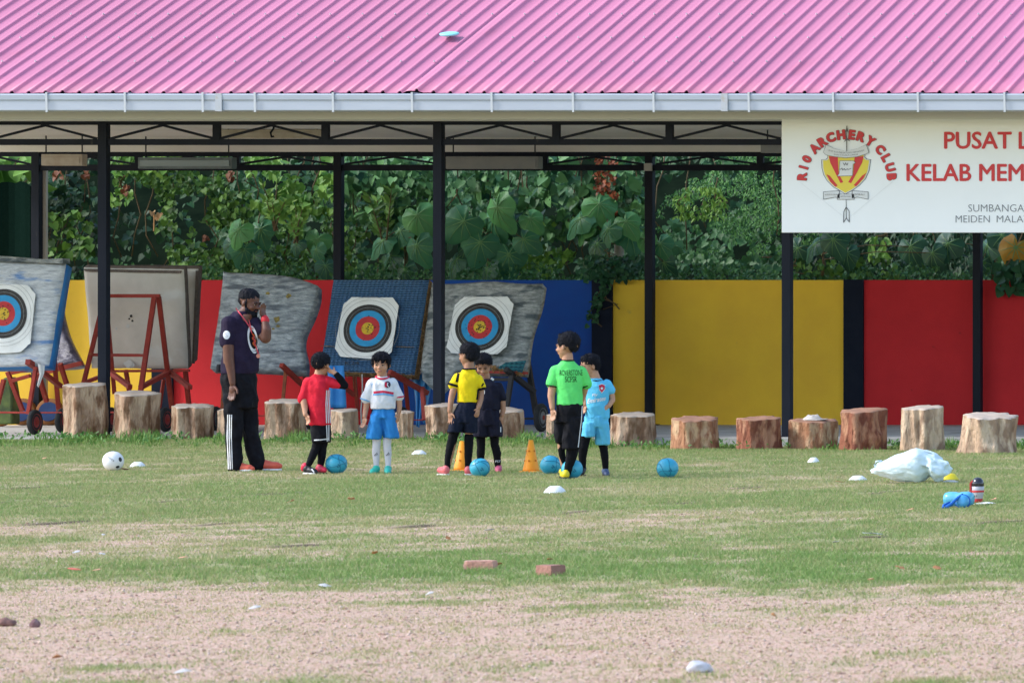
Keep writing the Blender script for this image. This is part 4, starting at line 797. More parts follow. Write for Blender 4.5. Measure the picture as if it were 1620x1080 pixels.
def scrap(px, py, w_, h_, m, lab, sd, name='fallen_leaf', cat='leaf'):
    p = gpt(px, py); s_ = S(p.y); r_ = random.Random(sd); n = 9; mb = MB(); rx = w_/2/s_
    for i in range(n):
        t = 2*math.pi*i/n; q = rx*r_.uniform(.75,1.1); mb.v.append(p+Vector((q*math.cos(t), q*.8*math.sin(t), .006+h_/s_*(.5+.5*math.sin(t*1.0+sd))*r_.uniform(.5,1) + (.014 if p.y > 30 else .004))))
    mb.v.append(p+Vector((0,0,.024+h_/s_*.3))); mb.f = [(i, (i+1) % n, n) for i in range(n)]; mb.mi = [0]*n; o = mb.build(name, m); o.modifiers.new('t', 'SOLIDIFY').thickness = .002; tag(o, lab, cat)
for px, py, w_, h_, m, lab, nm, ct in (
    (118,905,22,4,redl,'bright red scrap lying in the grass at left','litter','litter'), (152,907,13,3,pnl,'small salmon coloured scrap right of the bright red one','litter','litter'), (290,887,16,3,pnl,'pinkish leaf in the green strip at left','fallen_leaf','leaf'),
    (593,881,9,7,scraps,'brown curled leaf left of the two bricks','fallen_leaf','leaf'), (788,900,14,5,scraps,'orange brown leaf touching the pink brick','fallen_leaf','leaf'), (870,890,10,3,scraps,'leaf lying just behind the brown half brick','fallen_leaf','leaf'),
    (1425,905,16,8,scraps,'larger brown leaf in the green strip at lower right','fallen_leaf','leaf'), (1482,906,18,6,scraps,'curled brown leaf at the right end of the green strip','fallen_leaf','leaf'), (709,858,9,6,scraps,'reddish leaf in the brown strip above the pink brick','fallen_leaf','leaf'),
    (460,798,11,6,pnl,'salmon leaf in the grass right of the coach','fallen_leaf','leaf'), (556,794,12,6,pnl,'pinkish leaf below the boy in the white shirt','fallen_leaf','leaf'), (70,729,8,4,pnl,'pale leaf left of the white football','fallen_leaf','leaf'),
    (120,879,12,4,whl,'small white scrap in the grass at left','litter','litter'), (162,881,12,4,whl,'greyish scrap right of the small white one','litter','litter'), (163,850,7,3,whl,'tiny white scrap at the top of the brown strip','litter','litter'),
    (680,942,14,6,whl,'bluish white scrap at the top of the dirt, below the bricks','litter','litter'), (775,843,16,4,mat('scrap_grey', (.40,.42,.46), .7),'grey flat stone in the brown strip','flat_stone','stone'), (514,931,26,4,whl,'long pale scrap on the dirt at centre left','litter','litter'),
    (1572,795,10,4,pnl,'small pinkish leaf right of the upright bottle','fallen_leaf','leaf'), (1322,862,12,4,whl,'white scrap in the brown strip at right','litter','litter'), (1380,850,36,4,MATS['scrap_grey'],'long grey stick-like stone in the grass at right','flat_stone','stone'),
    (1224,977,9,6,scraps,'dark brown leaf on the dirt at lower centre','fallen_leaf','leaf'), (1440,811,12,4,pnl,'dry leaf left of the lying bottle','fallen_leaf','leaf'), (1330,766,16,3,scraps,'brown leaf left of the plastic bag','fallen_leaf','leaf'), (290,1068,32,5,whl,'pale flat scrap near the lower left edge','litter','litter'),
    (403,966,20,5,whl,'whitish scrap on the dirt below the coach','litter','litter'), (90,1045,18,6,scraps,'brown twig-like leaf at the lower left','fallen_leaf','leaf'), (1378,922,12,4,pnl,'pinkish leaf at the lower edge of the green strip','fallen_leaf','leaf'), (198,745,14,4,st,'small dark flat stone below the white football','flat_stone','stone')):
    scrap(px, py, w_, h_, m, lab, px, nm, ct)
# ---------------------------------------------------------------- people
class Blob:
    def __init__(s): s.m = MB()
    def ball(s, c, r, rot=None, n=16):
        r = (r, r, r) if not isinstance(r, (tuple, list)) else r; c = Vector(c); vs = []
        for j in range(1, n//2+1):
            ph = math.pi*j/(n//2+1)
            for i in range(n):
                t = 2*math.pi*i/n; v = Vector((r[0]*math.sin(ph)*math.cos(t), r[1]*math.sin(ph)*math.sin(t), r[2]*math.cos(ph))); vs.append(c+(rot@v if rot else v))
        k = n//2; a = Vector((0,0,r[2])); vs += [c+(rot@a if rot else a), c-(rot@a if rot else a)]
        fs = [(j*n+i, j*n+(i+1) % n, (j+1)*n+(i+1) % n, (j+1)*n+i) for j in range(k-1) for i in range(n)] + [(k*n, (i+1) % n, i) for i in range(n)] + [(k*n+1, (k-1)*n+i, (k-1)*n+(i+1) % n) for i in range(n)]
        s.m.add(vs, fs); return s
    def chain(s, pts, n=14, ends=True):                      # [(point, radius)]
        for i, (p, r) in enumerate(pts):
            if ends or 0 < i < len(pts)-1: s.ball(p, r, n=n)
        for (a, ra), (b_, rb) in zip(pts, pts[1:]): s.m.tube([a, b_], [ra, rb], n)
        return s
    def loft(s, rings, n=28, e=2.4):                         # [(centre, rx, ry, yaw)]
        vs = []
        for c, rx, ry, yaw in rings:
            for i in range(n):
                t = 2*math.pi*i/n; cc, ss = math.cos(t), math.sin(t); x = rx*math.copysign(abs(cc)**(2/e), cc); y = ry*math.copysign(abs(ss)**(2/e), ss)
                vs.append(Vector(c)+Vector((x*math.cos(yaw)-y*math.sin(yaw), x*math.sin(yaw)+y*math.cos(yaw), 0)))
        k = len(rings); s.m.add(vs, [(j*n+i, j*n+(i+1) % n, (j+1)*n+(i+1) % n, (j+1)*n+i) for j in range(k-1) for i in range(n)] + [tuple(range(n))[::-1], tuple(range((k-1)*n, k*n))]); return s
    def build(s, name, m, parent, vox=.006, smooth=4, disp=None, label=None):
        me = bpy.data.meshes.new('t'); me.from_pydata([tuple(v) for v in s.m.v], [], s.m.f)
        bm = bmesh.new(); bm.from_mesh(me); bmesh.ops.recalc_face_normals(bm, faces=bm.faces[:]); bm.to_mesh(me); bm.free()
        o = bpy.data.objects.new('t', me); col.objects.link(o); r_ = o.modifiers.new('r', 'REMESH'); r_.mode = 'VOXEL'; r_.voxel_size = vox; r_.adaptivity = 0
        if smooth: q = o.modifiers.new('s', 'SMOOTH'); q.factor = .6; q.iterations = smooth
        dg = bpy.context.evaluated_depsgraph_get(); dg.update(); ne = bpy.data.meshes.new_from_object(o.evaluated_get(dg)); bpy.data.objects.remove(o); bpy.data.meshes.remove(me)
        ne.name = name; ne.materials.clear()
        if disp:
            nn = [v.normal.copy() for v in ne.vertices]
            for v, n_ in zip(ne.vertices, nn): v.co = v.co + n_*disp(v.co, n_)
        ob = link(name, ne, m, parent, smooth=True)
        if label: ob['label'] = label
        return ob
def wr(amp, fx=9, fz=6, sd=0):                               # cloth folds
    def f(p, n):
        q = Vector((p.x*fx+sd, p.y*fx, p.z*fz+.6*p.x*fx)); return amp*1.5*(1-2.6*abs(noise.noise(q))) * .7 + amp*.8*noise.noise(q*2.6)
    return f
def hairf(sd): return lambda p, n: .009*abs(noise.noise(Vector((p.x*55+sd, p.y*55, p.z*16))))+.003*noise.noise(Vector((p.x*90+sd, p.y*90, p.z*22))) + .003*noise.noise(p*60) + .004*noise.noise(p*25)
skin_k = mat('skin_child', (.50,.27,.17), .55, (.44,.22,.135), 18, .1, 60, spec=.35); skin_c = mat('skin_coach', (.135,.052,.032), .5, (.105,.04,.026), 18, .1, 60, spec=.4)
skin_t = mat('skin_tan', (.40,.20,.12), .55, (.34,.165,.10), 18, .1, 60, spec=.35)
hairm = mat('hair', (.005,.005,.008), .75, (.012,.012,.018), 40, .5, 120, spec=.15, stretch=(1,1,.3), bdist=.004); eyew = mat('eye', (.35,.32,.30), .3); eyeb = mat('iris', (.012,.010,.009), .2); lip = mat('lip', (.33,.10,.08), .5); lipc = mat('lip_dark', (.11,.035,.03), .5)
def cloth(name, c, c2=None, rough=.8): return mat(name, c, rough, c2 or tuple(x*.86 for x in c), 14, .9, 15, spec=.12, bdist=.014)
class Person:
    def __init__(s, px, pyf, label, skin):
        s.g = G(px, pyf); s.Y = s.g.y; s.px = px; s.s = S(s.Y); phi = math.atan((VX-px)/F); s.h = s.s/math.cos(phi); s.pyf = pyf
        s.root = empty('person', s.g, label, 'person', 'coach and children' if False else None, rz=phi); s.body = Blob(); s.skin = skin
    def q(s, px, py, d=0): return Vector(((px-s.px)/s.h, d, (s.pyf-py)/s.s))
    def r(s, w): return w/s.h
    def fr(s, yaw, pitch=0, roll=0):                         # columns: right, back, up; yaw 0 looks at the camera, +90 to picture right
        return Matrix.Rotation(R(yaw), 3, 'Z') @ Matrix.Rotation(R(roll), 3, 'Y') @ Matrix.Rotation(R(pitch), 3, 'X')
    def head(s, c, h, yaw, pitch=0, roll=0, beard=False, hair=None, fringe=.0, mouth=lip, kid=True):
        M = s.fr(yaw, pitch, roll); c = Vector(c); s.hc, s.hM, s.hh = c, M, h
        L_ = lambda x, f, z: c + M @ Vector((x*h, -f*h, z*h)); B = s.body
        B.ball(L_(0,-.07,.12), (.335*h, .40*h, .36*h), M); B.ball(L_(0,.10,-.08), (.275*h, .27*h, .36*h), M); B.ball(L_(0,.14,-.25), (.20*h, .20*h, .20*h), M); B.ball(L_(0,.22,-.40), (.10*h,.09*h,.08*h), M)
        for x in (-1, 1):
            B.ball(L_(x*.15,.25,-.14), (.10*h,.09*h,.10*h), M); B.ball(L_(x*.335,-.02,-.06), (.035*h,.065*h,.10*h), M); B.ball(L_(x*.12,.33,.055), (.10*h,.04*h,.035*h), M)
        B.chain([(L_(0,.34,.0), .030*h), (L_(0,.41,-.10), .042*h), (L_(0,.43,-.125), .05*h)]); B.ball(L_(.045,.38,-.13), .035*h); B.ball(L_(-.045,.38,-.13), .035*h)
        B.ball(L_(0,.345,-.235), (.08*h,.045*h,.028*h), M); B.ball(L_(0,.335,-.275), (.07*h,.045*h,.028*h), M)
        for x in (-1, 1):
            m = MB(); e = Blob(); e.ball(L_(x*.125,.335,-.005), (.052*h,.022*h,.024*h), M, 12); e.m.build('eye', eyew, s.root, True, local=True)
            e = Blob(); e.ball(L_(x*.125,.352,-.005), (.025*h,.012*h,.022*h), M, 10); e.m.build('iris', eyeb, s.root, True, local=True)
            e = Blob(); e.chain([(L_(x*.05,.372,.075), .013*h), (L_(x*.125,.372,.098), .017*h), (L_(x*.205,.325,.075), .011*h)], 8); e.m.build('eyebrow', hairm, s.root, True, local=True)
            e = Blob(); e.chain([(L_(x*.07,.36,.016), .008*h), (L_(x*.125,.368,.024), .010*h), (L_(x*.185,.335,.012), .008*h)], 8); e.m.build('eyelid', hairm, s.root, True, local=True)
        e = Blob(); e.chain([(L_(-.085,.362,-.252), .014*h), (L_(0,.392,-.256), .020*h), (L_(.085,.362,-.252), .014*h)], 8); e.m.build('mouth', mouth, s.root, True, local=True)
        H = Blob()
        if hair == 'fringe':
            H.ball(L_(0,-.09,.17), (.358*h,.40*h,.365*h), M); H.ball(L_(0,-.20,.0), (.33*h,.26*h,.30*h), M)
            for k in range(9): x = -.30+.6*k/8; H.chain([(L_(x*.8,.16,.42-.3*x*x), .055*h), (L_(x,.300-.6*x*x,.27), .036*h), (L_(x*1.06,.325-.9*x*x,.17+.07*math.sin(k*2.1)), .016*h)], 8)
            for x in (-1, 1): H.ball(L_(x*.31,.04,.10), (.06*h,.14*h,.18*h), M)
        elif hair == 'short':
            H.ball(L_(0,-.10,.19), (.362*h,.405*h,.36*h), M); H.ball(L_(0,-.20,.02), (.325*h,.28*h,.30*h), M); H.ball(L_(0,.12,.35), (.24*h,.16*h,.14*h), M)
        elif hair == 'thick':
            H.ball(L_(0,-.08,.18), (.365*h,.41*h,.375*h), M); H.ball(L_(0,-.24,.06), (.30*h,.20*h,.27*h), M); H.ball(L_(0,.13,.37), (.23*h,.15*h,.14*h), M)
        elif hair == 'coach':
            H.ball(L_(0,-.10,.21), (.345*h,.385*h,.325*h), M); H.ball(L_(0,-.22,.07), (.31*h,.22*h,.25*h), M)
            for x in (-1, 1): H.ball(L_(x*.295,.06,.03), (.03*h,.04*h,.10*h), M)
        ho = H.build('hair', hairm, s.root, .005, 2, hairf(s.px)); me = ho.data; r_ = random.Random(int(s.px)); mb = MB()
        flow = M @ Vector((0, -.7, -.35))
        for v in me.vertices:
            if r_.random() < .55:
                d = (v.normal*r_.uniform(.25,1.0) + flow*.5 + Vector((r_.uniform(-.5,.5), r_.uniform(-.5,.5), r_.uniform(-.5,.3)))).normalized(); l = r_.uniform(.008,.021)*(1.0 if hair != 'coach' else .45); t = d.orthogonal().normalized()*.0016
                b_ = v.co - v.normal*.002; mb.add([b_-t, b_+t, b_+d*l], [(0,1,2)])
        n0 = len(me.vertices); bm = bmesh.new(); bm.from_mesh(me); vs_ = [bm.verts.new(q_) for q_ in mb.v]
        for f in mb.f: bm.faces.new([vs_[i] for i in f])
        bm.to_mesh(me); bm.free()
        if beard:
            Bd = Blob(); Bd.ball(L_(0,.17,-.37), (.21*h,.21*h,.17*h), M); Bd.chain([(L_(-.275,.04,-.10), .030*h), (L_(-.235,.12,-.28), .075*h), (L_(0,.28,-.42), .12*h), (L_(.235,.12,-.28), .075*h), (L_(.275,.04,-.10), .030*h)], 10)
            Bd.chain([(L_(-.10,.335,-.24), .022*h), (L_(0,.385,-.195), .026*h), (L_(.10,.335,-.24), .022*h)], 8); Bd.build('beard', hairm, s.root, .004, 2, hairf(3))
    def hand(s, w_, d, side, size=.13, spread=.35, curl=.25, thumb=1, r=.008):
        """w_ wrist, d direction of the palm, side: direction across the knuckles (towards the thumb)"""
        d = Vector(d).normalized(); t = Vector(side); t = (t-d*t.dot(d)).normalized(); n = d.cross(t); w_ = Vector(w_); B = s.body; p0 = w_+d*size*.28
        M = Matrix((t, d, n)).transposed(); B.ball(p0, (size*.21, size*.30, size*.11), M, 14)
        for k in range(4):
            f = (k-1.5); a = w_+d*size*.48 + t*f*size*.11; L_ = size*(.44, .50, .47, .36)[3-k] if True else 0; v = (d + t*f*spread*.35 + n*curl*.5).normalized(); b_ = a+v*L_*.5; v2 = (d + t*f*spread*.35 + n*curl*2.2).normalized(); B.chain([(a, r*1.1), (b_, r), (b_+v2*L_*.5, r*.85)], 10)
        a = w_+d*size*.16+t*size*.16; b_ = a+(d*.7+t*.75+n*curl).normalized()*size*.26; B.chain([(a, r*1.4), (b_, r*1.15), (b_+(d*.9+t*.3+n*curl).normalized()*size*.22, r*.95)], 10)
    def limb(s, pts):
        if pts[-1][0].z < .25: pts = [(p, r*.76) for p, r in pts]
        s.body.chain([(Vector(p), r) for p, r in pts])
    def finish(s, vox=.0055): return s.body.build('body', s.skin, s.root, vox, 2)
    def shoe(s, heel, toe, w_, m, sole=None, h_=None, accent=None, name='shoe'):
        heel, toe = Vector(heel), Vector(toe); w_ *= .86; d = toe-heel; h_ = h_ or w_*1.08; B = Blob(); up = Vector((0,0,1))
        B.ball(heel+d*.18+up*h_*.62, (w_*.62, w_*.70, h_*.70)); B.chain([(heel+d*.15+up*w_*.55, w_*.58), (heel+d*.5+up*w_*.52, w_*.60), (heel+d*.80+up*w_*.45, w_*.56), (heel+d*.96+up*w_*.36, w_*.38)])
        B.chain([(heel+d*.2+up*h_*.9, w_*.50), (heel+d*.55+up*w_*.7, w_*.42)]); o = B.build(name, m, s.root, .005, 2)
        if sole:
            q = MB(); dn = d.normalized(); sd_ = dn.cross(up); pr = []
            for t, wd in ((-.03,.40),(.1,.55),(.4,.52),(.7,.60),(.92,.48),(1.03,.22)): pr.append((heel+d*t, w_*wd))
            pts = [p+sd_*w2 for p, w2 in pr] + [p-sd_*w2 for p, w2 in pr[::-1]]; q.poly([Vector((p.x, p.y, .003)) for p in pts], (0,0,w_*.28)); so = q.build('sole', sole, o, local=True, bevel=.004)
        return o
def bvh(o):
    me = o.data; return BVHTree.FromPolygons([v.co for v in me.vertices], [tuple(p.vertices) for p in me.polygons])
def decal(name, per, target, pts2, faces, m, parent=None, off=.003, tree=None, back=False):
    """flat print laid on cloth: picture points dropped along the view direction on to the garment"""
    tree = tree or bvh(target); V = []; last = 0
    for px, py in pts2:
        p = per.q(px, py, 0); o_ = Vector((p.x, -1.5, p.z)); h_ = tree.ray_cast(o_, Vector((0,1,0)))
        y = h_[0].y if h_[0] else last; last = y; n_ = h_[1] if h_[0] else Vector((0,-1,0)); n_ = n_ if n_.y < 0 else -n_; V.append(Vector((p.x, y, p.z)) + n_.normalized()*off*.5 + Vector((0,-off*.6,0)))
    mb = MB(); mb.add(V, faces); mb.f = [f for f in mb.f]; mb.mi = [0]*len(mb.f); me = bpy.data.meshes.new(name); me.from_pydata([tuple(v) for v in mb.v], [], mb.f); return link(name, me, m, target, True)
def stripe_pts(path, w_, n=24):
    """ribbon of picture points along path, width w_ px"""
    path = [Vector(p) for p in path]; L_ = [0]
    for a, b_ in zip(path, path[1:]): L_.append(L_[-1]+(b_-a).length)
    pts = []
    for i in range(n+1):
        t = L_[-1]*i/n; k = max(j for j in range(len(L_)) if L_[j] <= t+1e-6); k = min(k, len(path)-2); u = (t-L_[k])/(L_[k+1]-L_[k]); p = path[k].lerp(path[k+1], u); d = (path[k+1]-path[k]).normalized(); nn = Vector((-d.y, d.x))
        pts += [p+nn*w_/2, p-nn*w_/2]
    return [tuple(p) for p in pts], [(2*i, 2*i+1, 2*i+3, 2*i+2) for i in range(n)]
def disc_pts(cx, cy, rx, ry, n=24, k=3): 
    pts = [(cx, cy)]+[(cx+rx*j/k*math.cos(2*math.pi*i/n), cy+ry*j/k*math.sin(2*math.pi*i/n)) for j in range(1, k+1) for i in range(n)]
    fs = [(0, 1+i, 1+(i+1) % n) for i in range(n)] + [(1+(j-1)*n+i, 1+j*n+i, 1+j*n+(i+1) % n, 1+(j-1)*n+(i+1) % n) for j in range(1, k) for i in range(n)]; return pts, fs
def text_pts(txt, x0, x1, yt, yb, skew=0, bold=0, slope=0):
    uv, f, _ = textmesh(txt, bold); return [(x0+u*(x1-x0)+skew*v, yb+(yt-yb)*v+slope*(u-.5)) for u, v in uv], f
def sleeve(B, sh, el, r0, r1): B.chain([(sh, r0), ((Vector(sh)+Vector(el))/2, (r0+r1)/2), (el, r1)], ends=True)
white = cloth('white_cloth', (.74,.75,.78)); black = cloth('black_cloth', (.005,.005,.008), (.010,.010,.014)); navyc = cloth('navy_cloth', (.015,.010,.028), (.022,.015,.036)); dkshort = cloth('dark_shorts', (.006,.009,.022), (.010,.013,.028))

# coach -----------------------------------------------------------------------
p = Person(390, 745, 'bearded man in dark t-shirt and black striped track trousers, hand to his cheek', skin_c); q, r = p.q, p.r
p.head(q(395.5, 478.5, -.02), .245, 52, 14, 0, beard=True, hair='coach', mouth=lipc)
B = p.body; B.chain([(q(383, 504, .02), r(12)), (q(390, 492, .0), r(11)), (q(394, 484, 0), r(10))]); yw = R(40)
tor = [(346,590,61), (378,588,31), (379,570,32), (379,548,30), (379,525,28), (380,508,24), (383,497,14)]
B.loft([(q(cx, y, .0), r(w_-3), .115, yw) for cx, y, w_ in tor[1:]])
p.limb([(q(361,512,-.09), r(11)), (q(361,545,-.13), r(9.5)), (q(362.5,568,-.14), r(8.5)), (q(366,590,-.15), r(6.5)), (q(368,606,-.16), r(5))]); p.hand(q(368,607,-.16), (-.02,-.05,-1), (.8,-.6,0), .165, .12, .25, r=.0095)
p.limb([(q(401,512,-.02), r(8)), (q(413,526,-.08), r(8.5)), (q(420,535,-.12), r(9)), (q(421.5,522,-.13), r(8)), (q(419,507,-.10), r(5.5))]); p.hand(q(419,506,-.07), (-.20,.12,1), (-.6,-.8,-.1), .165, .12, .30, r=.0085)
p.limb([(q(370,600,-.04), r(17)), (q(370,660,-.04), r(13)), (q(370,735,-.04), r(8))]); p.limb([(q(392,600,.06), r(16)), (q(397,660,.04), r(12)), (q(408,735,.04), r(8))]); p.finish(.006)
T = Blob(); T.loft([(q(378,591,0), r(28.5), .140, yw), (q(379,586,0), r(29.5), .145, yw), (q(380,570,0), r(29.5), .142, yw), (q(380,548,0), r(28), .13, yw), (q(379,525,0), r(28.5), .125, yw), (q(379,510,0), r(27), .115, yw), (q(381,500,.0), r(20), .09, yw), (q(384,493,.0), r(12), .07, yw)])
sleeve(T, q(363,512,-.085), q(361,538,-.12), r(14.5), r(12.5)); T.chain([(q(360,530,-.11), r(12.5)), (q(360,541,-.12), r(12))]); sleeve(T, q(400,512,-.02), q(412,525,-.075), r(13.5), r(11.5)); sh = T.build('shirt', navyc, p.root, .007, 4, wr(.006, 7, 5))
Tr = Blob(); Tr.loft([(q(377,586,0), r(26), .13, yw), (q(378,600,0), r(28), .14, yw), (q(380,625,0), r(26.5), .14, yw), (q(382,645,0), r(25), .13, yw)])
Tr.chain([(q(369,630,-.05), r(16)), (q(370,665,-.06), r(14.2)), (q(370.5,700,-.06), r(12.6)), (q(371,728,-.06), r(12.4)), (q(372,738,-.06), r(12.8))]); Tr.chain([(q(391,630,.05), r(15.5)), (q(393.5,665,.04), r(14)), (q(399,700,.03), r(12.2)), (q(406,726,.02), r(12.6)), (q(409,735,.02), r(12.6))])
tr = Tr.build('trousers', black, p.root, .007, 4, wr(.010, 9, 5, 4)); tt = bvh(tr)
for k in (0, 1, 2):
    pts, f = stripe_pts([(360.5+k*3, 655), (359.5+k*3.2, 690), (361+k*3, 720), (361.5+k*3, 741)], 1.5, 40); decal('white_stripe', p, tr, pts, f, white, tree=tt)
ts = bvh(sh); pts, f = disc_pts(358.5, 529.5, 5.5, 6.8); decal('sleeve_badge', p, sh, pts, f, white, tree=ts); pts, f = text_pts('S', 356, 361, 526, 533); decal('badge_mark', p, sh, pts, f, mat('pale_grey', (.5,.5,.55), .8), tree=ts, off=.005)
for (rx, ry, m, of) in ((8.2, 22, white, .003), (5.6, 15, black, .005)):
    pts, f = disc_pts(400, 537, rx, ry, 28, 6); pts = [(x+(y-537)*.13, y) for x, y in pts]; decal('chest_logo', p, sh, pts, f, m, tree=ts, off=of)
pts, f = stripe_pts([(399,528),(403,531),(399,535),(404,539),(400,543),(404,547)], 3.2, 24); decal('logo_figure', p, sh, pts, f, mat('logo_orange', (.62,.13,.03), .7), tree=ts, off=.007)
pts, f = text_pts('CLUB', 397, 406, 553.5, 556.5, 0); decal('logo_lettering', p, sh, pts, f, black, tree=ts, off=.006); pts, f = text_pts('TIGERS', 394, 402, 518, 521, 0); decal('logo_lettering', p, sh, pts, f, cloth('pink_print', (.6,.12,.10)), tree=ts, off=.006)
lan = mat('lanyard', (.62,.07,.09), .6)
for path in ([(373,487),(380,497),(388,508),(395,518),(398,528)], [(393,505),(396,514),(398,522),(403,545),(408,560)]):
    pts, f = stripe_pts(path, 1.7, 30); decal('lanyard', p, sh, pts, f, lan, tree=ts, off=.012)
m_ = q(408, 563, 0); h_ = ts.ray_cast(Vector((m_.x, -1.5, m_.z)), Vector((0,1,0))); m_.y = (h_[0].y if h_[0] else -.1)-.012; mb = MB(); mb.lathe(m_, [(.018,0),(.02,.003),(.018,.007)], 16, (.3,-1,0)); mb.build('medal', mat('medal', (.70,.26,.18), .4), p.root, local=True)
W_ = Blob(); W_.chain([(q(419,504,-.095), r(6.4)), (q(419.6,507,-.10), r(6.8))]); W_.build('wristband', mat('wristband', (.50,.02,.03), .6), p.root, .004, 2)
pk = Blob(); pk.loft([(q(349,576,.05), .035, .06, 0), (q(349,588,.05), .04, .065, 0)]); pk.build('waist_pouch', black, p.root, .006, 3)
co = mat('boot_coral', (.68,.13,.075), .45, (.60,.10,.06), 8); wso = mat('sole_white', (.72,.72,.72), .5)
p.shoe(q(371,745,-.05), q(400,744.5,-.14), .075, co, wso); p.shoe(q(412,743,.03), q(444,741,-.05), .075, co, wso)

# boy in red ------------------------------------------------------------------
red_c = cloth('red_shirt', (.66,.022,.045), (.58,.018,.038)); blk_t = cloth('black_stretch', (.005,.005,.008)); p = Person(502, 750, 'boy in red shirt with long black undersleeves rubbing his eye', skin_k); q, r = p.q, p.r
p.head(q(508,577,.0), .208, 150, 8, 0, hair='thick'); B = p.body; B.chain([(q(504,595,.0), r(8)), (q(506,586,0), r(7.5))])
yw = R(-25); B.loft([(q(505,672,0), r(15), .07, yw), (q(503,635,0), r(15), .07, yw), (q(502,605,0), r(15), .06, yw), (q(503,594,0), r(8), .045, yw)])
p.limb([(q(487,604,0), r(6.5)), (q(480,630,-.02), r(6)), (q(484,655,-.08), r(4.6))]); p.hand(q(484.5,656,-.08), (.35,-.3,-1), (.6,-.6,0), .11, .1, .6, r=.0065)
p.limb([(q(519,602,.0), r(6.5)), (q(545,609,-.03), r(5.5)), (q(534,594,-.06), r(4.5)), (q(530,590,-.06), r(4.2))]); p.hand(q(530.5,590,-.06), (-.85,.35,.35), (.1,-.3,1), .10, .1, 1.0, r=.0068)
p.limb([(q(501,690,0), r(8)), (q(500,706,0), r(6.5)), (q(488,733,-.03), r(5))]); p.limb([(q(512,690,.03), r(8)), (q(510,706,.03), r(6.5)), (q(507,738,.04), r(5))]); p.finish()
T = Blob(); T.loft([(q(506,672,0), r(17.5), .092, yw), (q(503,655,0), r(19), .095, yw), (q(502,635,0), r(19), .09, yw), (q(501,615,0), r(18.5), .085, yw), (q(501,603,0), r(17), .075, yw), (q(503,596,0), r(10.5), .055, yw), (q(504,592,0), r(8.5), .048, yw)])
sleeve(T, q(489,605,0), q(479,632,-.01), r(9.5), r(8)); sleeve(T, q(517,603,0), q(535,608,-.02), r(9), r(7.8)); sh = T.build('shirt', red_c, p.root, .006, 3, wr(.006, 9, 6, 7)); ts = bvh(sh)
for k in range(3): pts, f = stripe_pts([(516.5+k*2.6, 617), (515.5+k*2.8, 640), (516.5+k*2.9, 669)], 1.5, 30); decal('white_stripe', p, sh, pts, f, white, tree=ts)
A = Blob(); A.chain([(q(480,634,-.01), r(6.6)), (q(485,654,-.07), r(5.6))]); A.build('undersleeve', blk_t, p.root, .005, 2); A = Blob(); A.chain([(q(538,609,-.02), r(6.6)), (q(545,610,-.03), r(6.8)), (q(538,599,-.05), r(6)), (q(532.5,592.5,-.06), r(5.2))]); A.build('undersleeve', blk_t, p.root, .005, 2)
Sx = Blob(); Sx.loft([(q(507,668,0), r(15.5), .085, yw), (q(507,682,0), r(15.5), .09, yw), (q(508,699,0), r(13.5), .09, yw)]); sx = Sx.build('shorts', black, p.root, .006, 3, wr(.004)); tt = bvh(sx)
for path in ([(516.5,669),(517,685),(517.5,698)], [(520,669),(520,685),(520,697)]): pts, f = stripe_pts(path, 1.5, 16); decal('white_stripe', p, sx, pts, f, white, tree=tt)
pts, f = stripe_pts([(497,695.5),(508,695),(520,693.5)], 1.8, 20); decal('white_hem', p, sx, pts, f, white, tree=tt)
K = Blob(); K.chain([(q(502,700,0), r(8)), (q(500,708,0), r(7)), (q(494,722,-.02), r(6.3)), (q(488.5,734,-.03), r(5))]); K.build('sock', blk_t, p.root, .005, 3, wr(.0015, 20, 20)); K = Blob(); K.chain([(q(511,700,.03), r(8)), (q(510,708,.03), r(7)), (q(509,722,.03), r(6.6)), (q(507,737,.04), r(5))]); K.build('sock', blk_t, p.root, .005, 3, wr(.0015, 20, 20))
bkb = mat('boot_black', (.015,.015,.018), .4); rdb = mat('boot_red', (.62,.03,.07), .45)
s1 = p.shoe(q(482,747,-.01), q(501,750,-.10), .062, bkb, wso); c1_ = Blob(); c1_.ball(q(483,737,-.01), (.035,.038,.035)); c1_.ball(q(480,740,.0), (.024,.03,.03)); c1_.build('boot_collar', rdb, s1, .004, 2); pts, f = stripe_pts([(493,741),(497,746)], 2, 6); decal('boot_stripe', p, s1, pts, f, white)
s1 = p.shoe(q(503,747,.05), q(514,747,-.05), .062, rdb, bkb)

# boy in white ----------------------------------------------------------------
p = Person(604, 749, 'boy in white shirt and blue shorts facing the camera, white socks, green boots', skin_k); q, r = p.q, p.r; yw = R(0)
p.head(q(603,576,-.01), .218, -10, 6, 2, hair='fringe'); B = p.body; B.chain([(q(605,599,.0), r(8.5)), (q(604,588,0), r(7.5))])
B.loft([(q(607,650,0), r(15), .07, 0), (q(606,630,0), r(16), .07, 0), (q(605,608,0), r(17), .06, 0), (q(605,599,0), r(9), .05, 0)])
p.limb([(q(590,606,0), r(6)), (q(581,632,0), r(5.2)), (q(579,646,0), r(4.6)), (q(577,658,-.03), r(3.8))]); p.hand(q(577,659,-.03), (-.1,-.1,-1), (.7,-.7,0), .115, .2, .5, r=.0066)
p.limb([(q(621,605,0), r(6)), (q(631,630,.0), r(5)), (q(632,642,0), r(4.5)), (q(631,652,-.01), r(3.8))]); p.hand(q(631,653,-.01), (-.12,-.1,-1), (-.5,-.8,0), .105, .1, .3, r=.0062)
for x0, x1 in ((597,595.5), (612,614)): p.limb([(q(x0,680,0), r(9)), (q(x0,698,0), r(7)), (q(x1,712,0), r(7)), (q(x1,740,0), r(4.5))])
p.finish()
wsh = cloth('white_shirt', (.72,.73,.77)); lb = cloth('light_blue_trim', (.16,.40,.68)); rt = cloth('red_trim', (.60,.035,.08))
